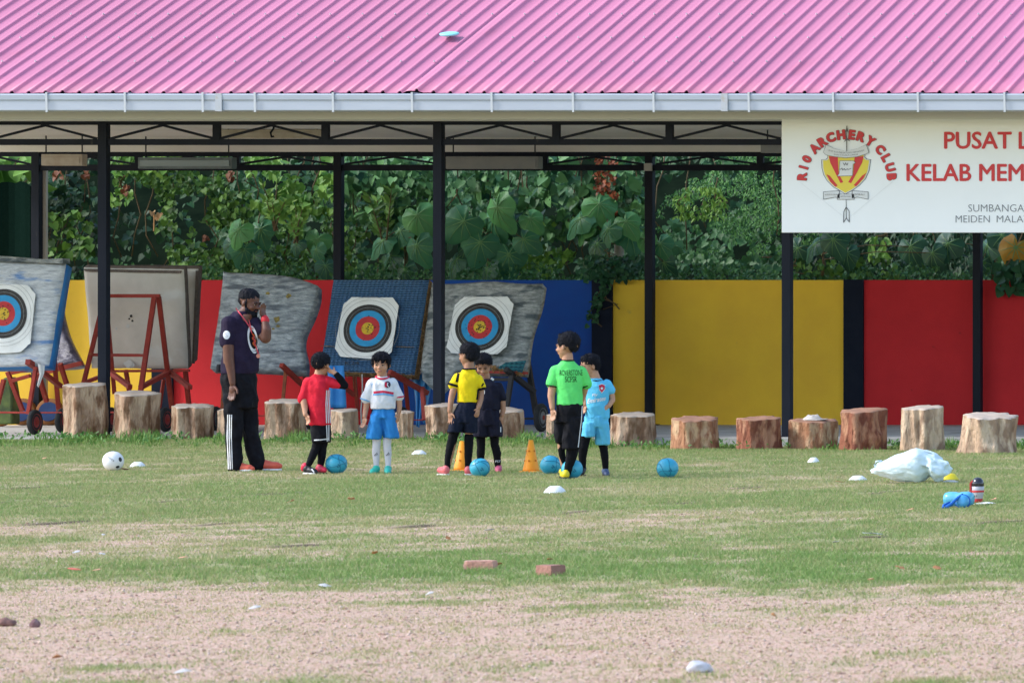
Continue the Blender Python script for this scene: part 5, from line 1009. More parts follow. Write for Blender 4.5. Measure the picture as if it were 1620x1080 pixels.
T = Blob(); T.loft([(q(606,646,0), r(19.5), .10, 0), (q(606,636,0), r(20), .10, 0), (q(606,618,0), r(19.5), .09, 0), (q(605,607,0), r(19), .08, 0), (q(605,600,0), r(13), .06, 0), (q(605,596,0), r(8.5), .05, 0)])
sleeve(T, q(590,607,0), q(580,630,0), r(9.5), r(9)); sleeve(T, q(620,606,0), q(631,627,0), r(9), r(8)); sh = T.build('shirt', wsh, p.root, .006, 3, wr(.005, 9, 6, 2)); ts = bvh(sh)
pts, f = stripe_pts([(591,620.5),(606,619),(622.5,622)], 3.6, 30); decal('red_stripe', p, sh, pts, f, rt, tree=ts); pts, f = stripe_pts([(590.5,623.8),(606,622.6),(622.5,625.4)], 2.8, 30); decal('blue_stripe', p, sh, pts, f, lb, tree=ts)
pts, f = disc_pts(613, 608, 4.9, 5.3); decal('crest', p, sh, pts, f, mat('crest_navy', (.03,.03,.06), .7), tree=ts); pts, f = stripe_pts([(610,604.5),(610.5,608),(610,612)], 3.4, 8); decal('crest_red', p, sh, pts, f, rt, tree=ts, off=.005); pts, f = stripe_pts([(613.5,605),(612.5,609),(615,612)], 1.4, 8); decal('crest_white', p, sh, pts, f, white, tree=ts, off=.006)
pts, f = text_pts('Y', 586, 590.5, 606, 613); decal('maker_mark', p, sh, pts, f, lb, tree=ts)
C = Blob(); pts = [(q(605,596.5,0)+Vector((r(10.2)*math.cos(t), .066*math.sin(t), .016*math.sin(t)+.002)), .0095) for t in [2*math.pi*i/16 for i in range(17)]]; C.chain(pts, 8, False); C.build('collar', rt, sh, .004, 1)
for x0, y0_, x1, y1_, m in ((571,630,586,635,lb), (626,629,638.5,627,rt)):
    C = Blob(); a, b_ = q(x0, y0_), q(x1, y1_); c = (a+b_)/2; d = (b_-a)/2; pts = [(c+d*math.cos(t)*1.08+Vector((0, r(8.6)*math.sin(t), 0)), .0075) for t in [2*math.pi*i/14 for i in range(15)]]; C.chain(pts, 8, False); C.build('cuff', m, sh, .004, 1)
bls = cloth('blue_shorts', (.035,.24,.60), (.03,.20,.53)); Sx = Blob(); Sx.loft([(q(607,644,0), r(15.5), .08, 0), (q(607,655,0), r(18), .09, 0), (q(606,661,0), r(18.5), .095, 0)])
Sx.loft([(q(597.5,655,0), r(10.5), .088, 0), (q(593.5,680,0), r(11.8), .09, 0), (q(591.2,693.5,0), r(11.8), .09, 0)]); Sx.loft([(q(614,655,0), r(10.5), .088, 0), (q(617.5,680,0), r(11.6), .09, 0), (q(619.3,692.5,0), r(11.6), .09, 0)]); Sx.build('shorts', bls, p.root, .006, 3, wr(.007, 14, 5, 5))
wso_ = cloth('white_sock', (.68,.66,.72))
for x0, x1 in ((596,595.3), (612.5,614)):
    K = Blob(); K.chain([(q(x0,694,0), r(7.4)), (q(x0-.3,703,0), r(6.6)), (q(x1-.6,716,.005), r(6.4)), (q(x1,728,0), r(5)), (q(x1,740,0), r(4.3))]); k_ = K.build('sock', wso_, p.root, .005, 2)
    pts = [(x1-3.3,720.5),(x1+2.8,720.5),(x1+.6,715.5),(x1-.2,716)]; decal('sock_logo', p, k_, [(x1-3.5,720.5),(x1-2,718.2),(x1-.8,720.5),(x1-1.5,717.6),(x1-.3,716.8),(x1+.9,720.5),(x1,716.2),(x1+1,715.3),(x1+3,720.5)], [(0,1,2),(3,4,5),(6,7,8)], blk)
grn = mat('boot_green', (.03,.50,.33), .4, (.03,.42,.36), 9); p.shoe(q(597,747,.02), q(588,750,-.10), .062, grn, mat('sole_green', (.02,.28,.26), .5)); p.shoe(q(614,747,.03), q(613,750.5,-.11), .062, grn, MATS['sole_green'])

# boy in black (behind) -------------------------------------------------------
p = Person(775, 748, 'boy in black shirt and black shorts looking down, behind the boy in yellow', skin_t); q, r = p.q, p.r
p.head(q(765,578,.0), .205, -8, 28, 0, hair='short'); B = p.body; B.chain([(q(769,603,.03), r(8)), (q(767,592,.01), r(7.5))])
B.loft([(q(772,650,0), r(15), .07, 0), (q(772,625,0), r(16), .07, 0), (q(772,612,0), r(16), .06, 0), (q(770,603,0), r(9), .05, 0)])
p.limb([(q(787,612,0), r(6)), (q(795,635,0), r(5)), (q(796,648,0), r(4.4)), (q(794,657,-.01), r(3.7))]); p.hand(q(794,658,-.01), (-.12,-.1,-1), (-.8,-.5,0), .105, .2, .4, r=.0063); p.limb([(q(757,612,.0), r(6)), (q(750,638,0), r(5)), (q(750,652,0), r(4))]); p.hand(q(750,653,0), (.1,-.1,-1), (.8,-.5,0), .105, .2, .4, r=.0063)
for x0, x1, x2 in ((761,760,760), (782,786,788)): p.limb([(q(x0,680,.02), r(8.5)), (q(x0,696,.02), r(6.5)), (q(x1,715,.02), r(6)), (q(x2,742,.02), r(4.2))])
p.finish(); T = Blob(); T.loft([(q(773,648,0), r(18), .095, 0), (q(773,636,0), r(18.5), .095, 0), (q(773,620,0), r(18), .088, 0), (q(772,610,0), r(18), .08, 0), (q(770,603,0), r(11), .06, 0), (q(769,600,0), r(9), .055, 0)]); sleeve(T, q(787,612,0), q(794,628,0), r(8.5), r(8)); sleeve(T, q(757,612,0), q(751,630,0), r(8.5), r(8))
bsh = cloth('dark_shirt', (.009,.009,.020), (.013,.013,.026)); sh = T.build('shirt', bsh, p.root, .006, 3, wr(.006, 9, 6, 3)); ts = bvh(sh)
pts, f = stripe_pts([(777,598),(781,601)], 3.6, 6); decal('collar_flash', p, sh, pts, f, white, tree=ts); pts, f = text_pts('1', 764, 767, 617, 622.5); decal('shirt_print', p, sh, pts, f, white, tree=ts)
Sx = Blob(); Sx.loft([(q(772,646,0), r(17), .09, 0), (q(772,660,0), r(19), .095, 0), (q(772,672,0), r(21), .098, 0)]); Sx.loft([(q(762,665,0), r(11), .09, 0), (q(761,690,0), r(12), .09, 0)]); Sx.loft([(q(782,665,0), r(11), .09, 0), (q(783,690,0), r(12), .09, 0)]); sx = Sx.build('shorts', bsh, p.root, .006, 3, wr(.007, 14, 5, 5))
pts, f = text_pts('I', 791.3, 792.6, 675, 683); decal('shorts_print', p, sx, pts, f, white)
for x0, x1, x2, nm in ((760.5,760.5,760,0), (782,786.5,788,1)):
    K = Blob(); K.chain([(q(x0,690,.02), r(7.4)), (q(x0+.5,703,.02), r(6.6)), (q(x1,718,.02), r(6.6)), (q(x1,722,.02), r(5.8)), (q(x2,742,.02), r(4.8))]); k_ = K.build('sock', blk_t, p.root, .005, 3, wr(.0015, 20, 20))
    if nm: pts, f = text_pts('PST', 783.8, 792, 727.8, 731.4); decal('sock_lettering', p, k_, pts, f, white)
pnk = mat('boot_pink', (.60,.13,.22), .45, (.45,.07,.14), 8); p.shoe(q(788,745,.05), q(789,749,-.06), .062, pnk, mat('sole_dark', (.03,.02,.03), .6)); p.shoe(q(761,745,.05), q(759,748,-.06), .062, pnk, MATS['sole_dark'])

# boy in yellow ---------------------------------------------------------------
p = Person(732, 752, 'boy in yellow shirt with black cuffs and dark shorts, seen from behind', skin_t); q, r = p.q, p.r
p.head(q(741,561.5,-.0), .212, -128, 5, 0, hair='short'); B = p.body; B.chain([(q(742,588,.0), r(9)), (q(742,575,0), r(8))])
B.loft([(q(739,650,0), r(14), .075, 0), (q(739,625,0), r(14.5), .07, 0), (q(741,600,0), r(17), .06, 0), (q(742,589,0), r(9), .05, 0)])
p.limb([(q(725,596,0), r(6.5)), (q(717,618,-.02), r(5.6)), (q(714,630,-.03), r(5)), (q(711.5,650,-.05), r(3.9))]); p.hand(q(711.5,651,-.05), (.15,-.1,-1), (.75,-.6,.2), .12, .5, .2, r=.0066)
p.limb([(q(758,598,0), r(6.5)), (q(761,620,-.0), r(5.4)), (q(760,632,-.02), r(4.8)), (q(757,644,-.06), r(4))]); p.hand(q(757,645,-.06), (-.2,-.3,-1), (-.8,-.5,.0), .10, .2, .4, r=.0062)
for x0, x1, x2 in ((721,713,708), (742,741,740.5)): p.limb([(q(x0,675,0), r(9)), (q((x0+x1)/2,700,0), r(7)), (q(x1,718,0), r(6.5)), (q(x2,742,0), r(4.6))])
p.finish(); ylc = cloth('yellow_shirt', (.80,.60,.012), (.74,.53,.012)); T = Blob(); T.loft([(q(739.5,636,0), r(15.5), .09, 0), (q(740,622,0), r(15.5), .088, 0), (q(740,606,0), r(17.5), .085, 0), (q(741,597,0), r(19), .075, 0), (q(742,589,0), r(12), .06, 0), (q(742,584,0), r(9.5), .055, 0)])
sleeve(T, q(726,598,0), q(718,609,-.01), r(9), r(8.4)); sleeve(T, q(757,599,0), q(761,611,-.0), r(8), r(7.5)); sh = T.build('shirt', ylc, p.root, .006, 3, wr(.005, 9, 6, 9)); ts = bvh(sh)
pts, f = stripe_pts([(725.5,590),(724,597),(722.5,604)], 3.8, 12); decal('black_flash', p, sh, pts, f, black, tree=ts); pts, f = stripe_pts([(765,606),(762,611)], 2.4, 8); decal('black_flash', p, sh, pts, f, black, tree=ts); pts, f = stripe_pts([(756.5,616),(755.5,625),(754.5,632)], 3, 12); decal('side_panel', p, sh, pts, f, black, tree=ts)
for x0, y0_, x1, y1_, rr_ in ((710,606.5,725,611,8.6), (757,616.5,767,614,7.6)):
    C = Blob(); a, b_ = q(x0, y0_, -.01), q(x1, y1_, -.01); c = (a+b_)/2; d = (b_-a)/2; C.chain([(c+d*math.cos(t)*1.04+Vector((0, r(rr_)*math.sin(t), 0)), .012) for t in [2*math.pi*i/14 for i in range(15)]], 8, False); C.build('cuff', black, sh, .004, 1)
C = Blob(); C.chain([(q(742,583.5,0)+Vector((r(10.2)*math.cos(t), .062*math.sin(t), 0)), .008) for t in [2*math.pi*i/16 for i in range(17)]], 8, False); C.build('collar', black, sh, .004, 1)
Sx = Blob(); Sx.loft([(q(739,636,0), r(13), .08, 0), (q(739,640,0), r(15.5), .088, 0), (q(737.5,650,0), r(19), .10, 0), (q(735,668,0), r(21.5), .10, 0)]); Sx.loft([(q(725,660,0), r(11.5), .095, 0), (q(720,683,0), r(12), .09, 0)]); Sx.loft([(q(744,660,0), r(10.5), .095, 0), (q(744.5,684,0), r(10.5), .09, 0)]); Sx.build('shorts', dkshort, p.root, .006, 3, wr(.006, 12, 5, 1))
K = Blob(); K.chain([(q(719,683,0), r(8)), (q(713,705,0), r(7.2)), (q(709.5,722,0), r(6)), (q(707.5,741,0), r(4.6))]); K.build('sock', blk_t, p.root, .005, 3, wr(.0015, 20, 20)); K = Blob(); K.chain([(q(742,691,0), r(7.8)), (q(741.5,706,0), r(7)), (q(741,722,0), r(6.2)), (q(740.5,741,0), r(4.8))]); K.build('sock', blk_t, p.root, .005, 3, wr(.0015, 20, 20))
pk2 = mat('boot_salmon', (.70,.17,.18), .42, (.62,.12,.14), 9); p.shoe(q(708,749,-.04), q(694,747,.10), .062, pk2, wso); p.shoe(q(740,750.5,-.05), q(741,748,.10), .062, pk2, wso)

# boy in light blue -----------------------------------------------------------
p = Person(940, 753, 'boy in light blue shirt and shorts, black socks, standing behind the boy in green', skin_k); q, r = p.q, p.r
p.head(q(932,579,.0), .208, -62, 8, 0, hair='short'); B = p.body; B.chain([(q(943,602,.0), r(8.5)), (q(939,590,0), r(7.8))])
B.loft([(q(944,660,0), r(14), .07, 0), (q(944,630,0), r(15), .07, 0), (q(944,610,0), r(16), .06, 0), (q(943,602,0), r(9), .05, 0)])
p.limb([(q(960,608,0), r(6)), (q(968,626,0), r(5)), (q(969,633,-.01), r(4.6)), (q(963,642,-.06), r(3.8))]); p.hand(q(962.5,643,-.06), (-.8,-.3,-.4), (-.1,.2,1), .10, .1, .9, r=.0065)
p.limb([(q(929,610,.0), r(6)), (q(926,628,0), r(5)), (q(926,640,-.03), r(3.8))]); p.hand(q(926,641,-.03), (-.1,-.2,-1), (.6,-.7,0), .10, .1, .7, r=.0063)
p.limb([(q(930,680,-.02), r(8.5)), (q(925,700,-.04), r(7)), (q(922,716,-.02), r(6.4)), (q(922,742,0), r(4.5))]); p.limb([(q(952,690,.02), r(8)), (q(954.5,708,.02), r(6.5)), (q(957,720,.02), r(6)), (q(958,745,.03), r(4.3))]); p.finish()
skc = cloth('sky_shirt', (.12,.50,.76), (.10,.45,.70)); T = Blob(); T.loft([(q(945,661,0), r(19), .095, 0), (q(945,645,0), r(18.5), .092, 0), (q(945,625,0), r(18), .088, 0), (q(945,611,0), r(18.5), .08, 0), (q(944,603,0), r(11), .06, 0), (q(943,598,0), r(9), .052, 0)])
sleeve(T, q(959,608,0), q(965,617,0), r(8.5), r(7.8)); sleeve(T, q(930,609,0), q(926,622,0), r(8.5), r(8)); sh = T.build('shirt', skc, p.root, .006, 3, wr(.005, 9, 6, 13)); ts = bvh(sh)
pts, f = text_pts('Emirates', 929, 957.5, 628.0, 635.5, 1.5, .02, -5); decal('shirt_lettering', p, sh, pts, f, white, tree=ts); pts, f = text_pts('Fly', 936.5, 945, 622, 627.5, 1, .01, -1); decal('shirt_lettering', p, sh, pts, f, white, tree=ts)
cr = [(947.5,609.5),(952,607.8),(956.5,609.5),(956.5,615),(952,620.5),(948.5,616)]; cr2 = [(952+(x-952)*1.22, 613.5+(y-613.5)*1.18) for x, y in cr]
decal('crest', p, sh, cr2, [(0,1,2,3,4,5)], white, tree=ts); decal('crest', p, sh, cr, [(0,1,2,3,4,5)], rt, tree=ts, off=.005); pts, f = disc_pts(952, 614, 2, 2, 10, 1); decal('crest_emblem', p, sh, pts, f, white, tree=ts, off=.007)
C = Blob(); C.chain([(q(943.5,600,0)+Vector((r(9.8)*math.cos(t), .060*math.sin(t), .012*math.sin(t))), .006) for t in [2*math.pi*i/16 for i in range(17)]], 8, False); C.build('collar', dkshort, sh, .004, 1)
Sx = Blob(); Sx.loft([(q(944,658,0), r(18), .09, 0), (q(943,675,0), r(19), .09, 0)]); Sx.loft([(q(933,668,-.02), r(10.5), .085, 0), (q(929,690,-.03), r(11), .085, 0)]); Sx.loft([(q(952,668,.0), r(11), .085, 0), (q(953,685,.01), r(11), .085, 0), (q(953,703,.02), r(10.5), .085, 0)]); Sx.build('shorts', cloth('sky_shorts', (.13,.50,.74), (.10,.43,.68)), p.root, .006, 3, wr(.007, 14, 5, 8))
K = Blob(); K.chain([(q(926,692,-.03), r(8.6)), (q(923,708,-.03), r(7.6)), (q(921.5,722,-.01), r(6.6)), (q(922,742,0), r(4.8))]); K.build('sock', blk_t, p.root, .005, 3, wr(.0015, 20, 20)); K = Blob(); K.chain([(q(954,703,.02), r(7.4)), (q(956,716,.02), r(6.6)), (q(957.5,730,.02), r(5.4)), (q(958,744,.03), r(4.6))]); K.build('sock', blk_t, p.root, .005, 3, wr(.0015, 20, 20))
p.shoe(q(923,746,.03), q(919,752,-.07), .060, bkb, bkb); p.shoe(q(957,751,.06), q(960,753.5,-.06), .060, mat('boot_slate', (.10,.15,.28), .45, (.05,.07,.14), 9), bkb)

# boy in green ----------------------------------------------------------------
p = Person(898, 757, 'boy in bright green shirt with black back lettering and black three-quarter trousers', skin_k); q, r = p.q, p.r
p.head(q(897.5,547.5,-.0), .238, -122, 2, 0, hair='thick'); B = p.body; B.chain([(q(898,578,.0), r(9.5)), (q(898,562,0), r(8.5))])
B.loft([(q(901,650,0), r(17), .08, 0), (q(900,620,0), r(18), .08, 0), (q(899,590,0), r(20), .065, 0), (q(898,577,0), r(10), .05, 0)])
p.limb([(q(880,585,0), r(7.5)), (q(874,612,-.02), r(6.8)), (q(872,626,-.03), r(6)), (q(874,645,-.05), r(4.4))]); p.hand(q(874,646,-.05), (.12,-.1,-1), (.75,-.6,.1), .125, .2, .5, r=.0070)
p.limb([(q(921,588,.0), r(7.5)), (q(926,610,.04), r(6.5)), (q(924,622,.10), r(5)), (q(918,640,.16), r(4.4))]); p.hand(q(918,641,.16), (-.1,.2,-1), (-.6,.6,0), .11, .2, .4, r=.0066)
p.limb([(q(889,670,.05), r(9)), (q(887,705,.06), r(7)), (q(890,730,.10), r(6)), (q(893,748,.12), r(5))]); p.limb([(q(905,680,-.02), r(10)), (q(905,712,-.02), r(8)), (q(899,748,-.02), r(5.5))]); p.finish()
gsh = cloth('green_shirt', (.13,.70,.17), (.11,.62,.15)); T = Blob(); T.loft([(q(901.5,640,0), r(21), .105, 0), (q(901,622,0), r(20), .10, 0), (q(900,600,0), r(22), .098, 0), (q(899,588,0), r(24), .09, 0), (q(898,577,0), r(16), .07, 0), (q(898,571,0), r(9.5), .055, 0)])
sleeve(T, q(881,587,0), q(874,606,-.01), r(11), r(10)); sleeve(T, q(918,589,0), q(927,607,.03), r(11), r(9.5)); sh = T.build('shirt', gsh, p.root, .006, 3, wr(.005, 8, 6, 17)); ts = bvh(sh); dk = cloth('lettering_black', (.015,.03,.015))
for txt, x0, x1, yt, yb in (('ROVERSTONE', 885.5, 921.5, 585, 593.5), ('SCFSR', 894, 912.5, 595, 604)):
    pts, f = text_pts(txt, x0, x1, yt, yb, 0, 0); decal('shirt_lettering', p, sh, pts, f, dk, tree=ts)
for x0, y0_, x1, y1_, rr_, dd in ((864.5,609,882,612,9.8,-.01), (918,615,935,608,8.5,.03)):
    C = Blob(); a, b_ = q(x0, y0_, dd), q(x1, y1_, dd); c = (a+b_)/2; d = (b_-a)/2; C.chain([(c+d*math.cos(t)*1.02+Vector((0, r(rr_)*math.sin(t), 0)), .007) for t in [2*math.pi*i/14 for i in range(15)]], 8, False); C.build('cuff', dk, sh, .004, 1)
C = Blob(); C.chain([(q(898,570,0)+Vector((r(10)*math.cos(t), .060*math.sin(t), 0)), .007) for t in [2*math.pi*i/16 for i in range(17)]], 8, False); C.build('collar', dk, sh, .004, 1)
Tr = Blob(); Tr.loft([(q(901,638,0), r(20.5), .10, 0), (q(900,652,0), r(21.5), .105, 0), (q(899,668,0), r(20.5), .10, 0)]); Tr.loft([(q(888,660,.03), r(10), .08, 0), (q(886,685,.05), r(9), .075, 0), (q(888,700,.06), r(7.5), .065, 0)]); Tr.loft([(q(907,660,-.01), r(14), .095, 0), (q(905,685,-.02), r(14), .09, 0), (q(903,709,-.02), r(14), .085, 0)])
tr = Tr.build('trousers', black, p.root, .006, 3, wr(.008, 10, 5, 6)); pts, f = stripe_pts([(921,642),(919.5,665),(916.5,690),(914.5,707)], 1.3, 30); decal('white_piping', p, tr, pts, f, white)
K = Blob(); K.chain([(q(888,700,.06), r(6.4)), (q(888.5,715,.07), r(5.6)), (q(892,735,.11), r(4.8))]); K.build('sock', blk_t, p.root, .005, 3); K = Blob(); K.chain([(q(906,708,-.02), r(10)), (q(904,722,-.02), r(9)), (q(900,736,-.02), r(7)), (q(897.5,749,-.02), r(5.6))]); K.build('sock', blk_t, p.root, .005, 3, wr(.002, 20, 16))
yb_ = mat('boot_yellow', (.72,.58,.02), .4, (.66,.50,.02), 8); s1 = p.shoe(q(896,757,-.09), q(890,754,.08), .064, yb_, bkb); s2 = p.shoe(q(894,752,.10), q(888,750,.22), .060, yb_, bkb)
# ---------------------------------------------------------------- vegetation behind the wall
HEART = ([(0,0,0),(.27,-.15,.05),(.50,.06,.10),(.43,.42,.09),(.20,.78,.04),(0,1.02,-.06),(-.20,.78,.04),(-.43,.42,.09),(-.50,.06,.10),(-.27,-.15,.05),(0,.38,0)], [(10,i,(i+1) % 10) for i in range(10)])
LANCE = ([(0,0,0),(.16,.25,.03),(.18,.6,.03),(0,1,-.05),(-.18,.6,.03),(-.16,.25,.03)], [(0,1,2),(0,2,3),(0,3,4),(0,4,5)])
SMALL = ([(0,0,0),(.32,.4,.08),(0,1,0),(-.32,.4,.08)], [(0,1,2),(0,2,3)])
def leaves(name, pts, size, m, parent=None, tpl=HEART, droop=.8, face=(0,-1,.45), jit=.55, seed=1, var=None, tips=None):
    g_ = np.random.default_rng(seed); pts = np.asarray(pts, float); n = len(pts); tv = np.array(tpl[0], float); tf = np.array(tpl[1])
    nrm = np.array(face)[None] + jit*g_.normal(size=(n,3)); nrm /= np.linalg.norm(nrm, axis=1)[:,None]
    t = (np.array([0,-.15,-droop])[None] + .45*g_.normal(size=(n,3))*np.array([1,.6,.7])) if tips is None else np.asarray(tips, float)
    t -= nrm*np.sum(t*nrm, axis=1)[:,None]; t /= np.linalg.norm(t, axis=1)[:,None]+1e-9; b_ = np.cross(t, nrm)
    size = np.asarray(size)*np.ones(n); V = pts[:,None,:] + size[:,None,None]*(tv[None,:,0:1]*b_[:,None,:] + tv[None,:,1:2]*t[:,None,:] + tv[None,:,2:3]*nrm[:,None,:])
    v = (g_.random(n) if var is None else var)
    return npmesh(name, V, (tf[None]+np.arange(n)[:,None,None]*len(tv)).reshape(-1,3), m, parent, attrs={'v': np.repeat(v, len(tv))})
def leafmat(name, a, b_, rough=.5, tr=.2): return mat(name, a, rough, b_, attr='v', trans=tr, spec=.25)
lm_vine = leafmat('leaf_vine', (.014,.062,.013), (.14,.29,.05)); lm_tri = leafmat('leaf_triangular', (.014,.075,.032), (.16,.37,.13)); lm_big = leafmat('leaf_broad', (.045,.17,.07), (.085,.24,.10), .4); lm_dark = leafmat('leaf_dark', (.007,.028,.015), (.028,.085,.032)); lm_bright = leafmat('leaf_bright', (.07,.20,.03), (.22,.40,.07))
lm_ivy = leafmat('leaf_ivy', (.015,.065,.028), (.035,.12,.05)); lm_feather = leafmat('leaf_feathery', (.012,.075,.026), (.15,.36,.085)); lm_rust = leafmat('leaf_rust', (.22,.085,.035), (.14,.05,.025)); lm_dead = leafmat('leaf_dead', (.34,.09,.03), (.20,.06,.03)); lm_yel = leafmat('leaf_yellow', (.45,.25,.03), (.55,.36,.05)); stem_m = mat('stem', (.10,.085,.04), .8, (.16,.10,.06), 20); trunk_m = mat('trunk_pale', (.50,.47,.47), .9, (.30,.26,.24), 6)
def cloudpx(n, x0, x1, y0_, y1_, Y0, Y1, seed, fn=None, thresh=None, nscale=.03):
    g_ = np.random.default_rng(seed); x = x0+(x1-x0)*g_.random(n); y = y0_+(y1_-y0_)*g_.random(n); Y = Y0+(Y1-Y0)*g_.random(n)
    k = np.ones(n, bool)
    if thresh is not None: k &= fbm(x*nscale, y*nscale, seed, 3) > thresh
    if fn is not None: k &= fn(x, y)
    x, y, Y = x[k], y[k], Y[k]; return np.stack([CX+(x-VX)*Y/F, Y, CH+(HY-y)*Y/F], -1), x, y
# hill and thicket
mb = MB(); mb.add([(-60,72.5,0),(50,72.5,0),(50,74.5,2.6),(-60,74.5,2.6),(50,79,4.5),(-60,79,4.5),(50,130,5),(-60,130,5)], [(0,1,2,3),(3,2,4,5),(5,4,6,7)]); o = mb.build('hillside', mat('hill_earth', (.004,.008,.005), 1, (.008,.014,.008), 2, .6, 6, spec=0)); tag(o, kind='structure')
pts, x, y = cloudpx(26000, -260, 1900, 205, 470, 69.3, 72.4, 11, None, .47, .03)
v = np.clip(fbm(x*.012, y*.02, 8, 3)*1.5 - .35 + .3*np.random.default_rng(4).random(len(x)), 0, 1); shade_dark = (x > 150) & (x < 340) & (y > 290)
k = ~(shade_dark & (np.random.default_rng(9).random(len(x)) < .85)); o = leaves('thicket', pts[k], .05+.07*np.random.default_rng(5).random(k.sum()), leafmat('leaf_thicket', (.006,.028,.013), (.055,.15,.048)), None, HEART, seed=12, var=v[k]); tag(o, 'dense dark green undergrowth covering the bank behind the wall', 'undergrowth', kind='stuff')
pts, x, y = cloudpx(9000, -200, 1850, 412, 447, 66.35, 68.5, 31, lambda x, y: (y-412)/33 > vnoise(x*.03, x*0, 6)*1.0 - .25)
k = ~((x > 1060) & (y > 436) & (pts[:,1] < 66.6)); o = leaves('ground_cover', pts[k], .035+.045*np.random.default_rng(6).random(k.sum()), leafmat('leaf_creeper', (.022,.085,.032), (.07,.20,.06)), None, SMALL, seed=13, jit=.8); tag(o, 'low creeping greenery spilling along the top of the painted wall', 'ground cover', kind='stuff')
def plant(name, label, cat, base, grp=None): return empty(name, base, label, cat, grp)
def vine(label, x0, x1, y0_, y1_, n, sz, m, seed, fn=None, th=.42, Y0=67.0, Y1=68.0, tpl=HEART, strands=8, cat='vine', name='climbing_vine', ns=.03):
    o = plant(name, label, cat, P((x0+x1)/2, y1_, (Y0+Y1)/2)); pts, x, y = cloudpx(n, x0, x1, y0_, y1_, Y0, Y1, seed, fn, (th+.04 if th else th), ns*1.15); g_ = np.random.default_rng(seed+1)
    leaves('foliage', pts, sz*(.65+.6*g_.random(len(pts))), m, o, tpl, seed=seed+2); r_ = random.Random(seed); mb = MB()
    for k in range(strands):
        x = r_.uniform(x0, x1); a = r_.uniform(y0_-15, y0_+20); b_ = r_.uniform(y1_-40, y1_); Y = r_.uniform(Y0+.1, Y1); mb = MB(); mb.tube([P(x+6*math.sin(i*1.3+k)+i*r_.uniform(-3,3), a+(b_-a)*i/5, Y) for i in range(6)], .008, 5); mb.build('stem', stem_m, o, smooth=True)
    return o
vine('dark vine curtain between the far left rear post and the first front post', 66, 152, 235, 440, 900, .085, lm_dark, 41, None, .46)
vine('brighter leaf clump low in the dark vine curtain at left', 78, 145, 330, 405, 90, .10, lm_vine, 43, None, None, 66.8, 67.1, strands=2)
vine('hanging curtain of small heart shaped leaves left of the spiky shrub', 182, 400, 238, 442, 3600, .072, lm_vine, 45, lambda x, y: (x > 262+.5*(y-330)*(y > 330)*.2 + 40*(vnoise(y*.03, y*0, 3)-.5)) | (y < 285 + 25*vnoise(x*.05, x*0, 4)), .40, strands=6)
vine('loose pale green creeper hanging behind the left strip light', 175, 262, 238, 322, 240, .075, lm_bright, 47, None, .45, 66.9, 67.2, strands=4)
vine('leafy creeper above the spiky shrub, left of the rear post', 392, 528, 236, 335, 700, .10, lm_bright, 49, None, .42, strands=6)
vine('mid green creeper in shade below the spiky shrub', 392, 700, 325, 444, 1800, .07, lm_vine, 51, None, .44, 67.6, 68.8, strands=10)
vine('curtain of triangular leaves between the rear post and the middle front post', 538, 700, 234, 350, 900, .12, lm_tri, 53, None, .38, strands=8)
vine('curtain of triangular leaves right of the middle front post', 700, 1020, 234, 372, 2300, .12, lm_tri, 55, None, .39, strands=14)
vine('light green tangle of creeper low between the two right saplings', 820, 960, 350, 440, 700, .065, lm_bright, 57, None, .5, strands=6)
vine('large bright leaves at the top left corner under the roof', -40, 62, 236, 300, 60, .26, lm_bright, 59, None, None, 66.9, 67.6, strands=3)
vine('ivy spilling from the wall top over the navy pillar beside the blue panel', 925, 1015, 404, 446, 520, .06, lm_ivy, 61, lambda x, y: abs(x-958) < 20+45*(446-y)/40+15, None, 65.85, 66.5, strands=4, name='ivy', cat='ivy')
vine('thin ivy trailing down the navy pillar beside the blue panel', 930, 968, 440, 520, 190, .055, lm_ivy, 63, lambda x, y: (abs(x-(948-12*np.sin(y*.04))) < 9) & (y < 505+12*np.sin(x)), None, 65.84, 65.92, strands=3, name='ivy', cat='ivy')
vine('dark glossy ivy hanging over the red panel at the right edge', 1578, 1690, 412, 462, 330, .10, lm_ivy, 65, lambda x, y: y < 462-.0*x, None, 65.8, 66.4, strands=5, name='ivy', cat='ivy')
# spiky shrubs
def spiky(px, pyb, pyt, label, seed, m=lm_bright, wd=30, sz=.13):
    Y = 66.9; o = plant('spiky_shrub', label, 'shrub', P(px, pyb, Y)); r_ = random.Random(seed); pts, tips, mb = [], [], MB()
    for k in range(6):
        a = P(px+r_.uniform(-4,4), pyb, Y); b_ = P(px+r_.uniform(-wd,wd), pyt+r_.uniform(0,(pyb-pyt)*.5)*(k > 0), Y+r_.uniform(-.3,.3)); mb.tube([a, a.lerp(b_, .5)+Vector((0,0,.03)), b_], [.012,.008,.004], 5); d = (b_-a).normalized()
        for i in range(16):
            t = .35+.65*i/15; q = a.lerp(b_, t); w_ = Vector((r_.uniform(-1,1), r_.uniform(-.8,.4), 0)).normalized(); pts.append(q); tips.append((d*.9+w_*.75)[:])
    leaves('foliage', pts, [sz*r_.uniform(.7,1.1) for _ in pts], m, o, LANCE, face=(0,-1,.3), jit=.3, seed=seed, tips=tips); mb.build('stem', stem_m, o)
spiky(436, 365, 285, 'upright spiky shrub with pale tips left of the rear post', 3, wd=26); spiky(468, 385, 328, 'smaller spiky shrub just right of the tall one', 8, wd=12, sz=.10); spiky(610, 400, 300, 'slender spiky shoot leaning behind the triangular leaves', 12, lm_vine, 30, .14)
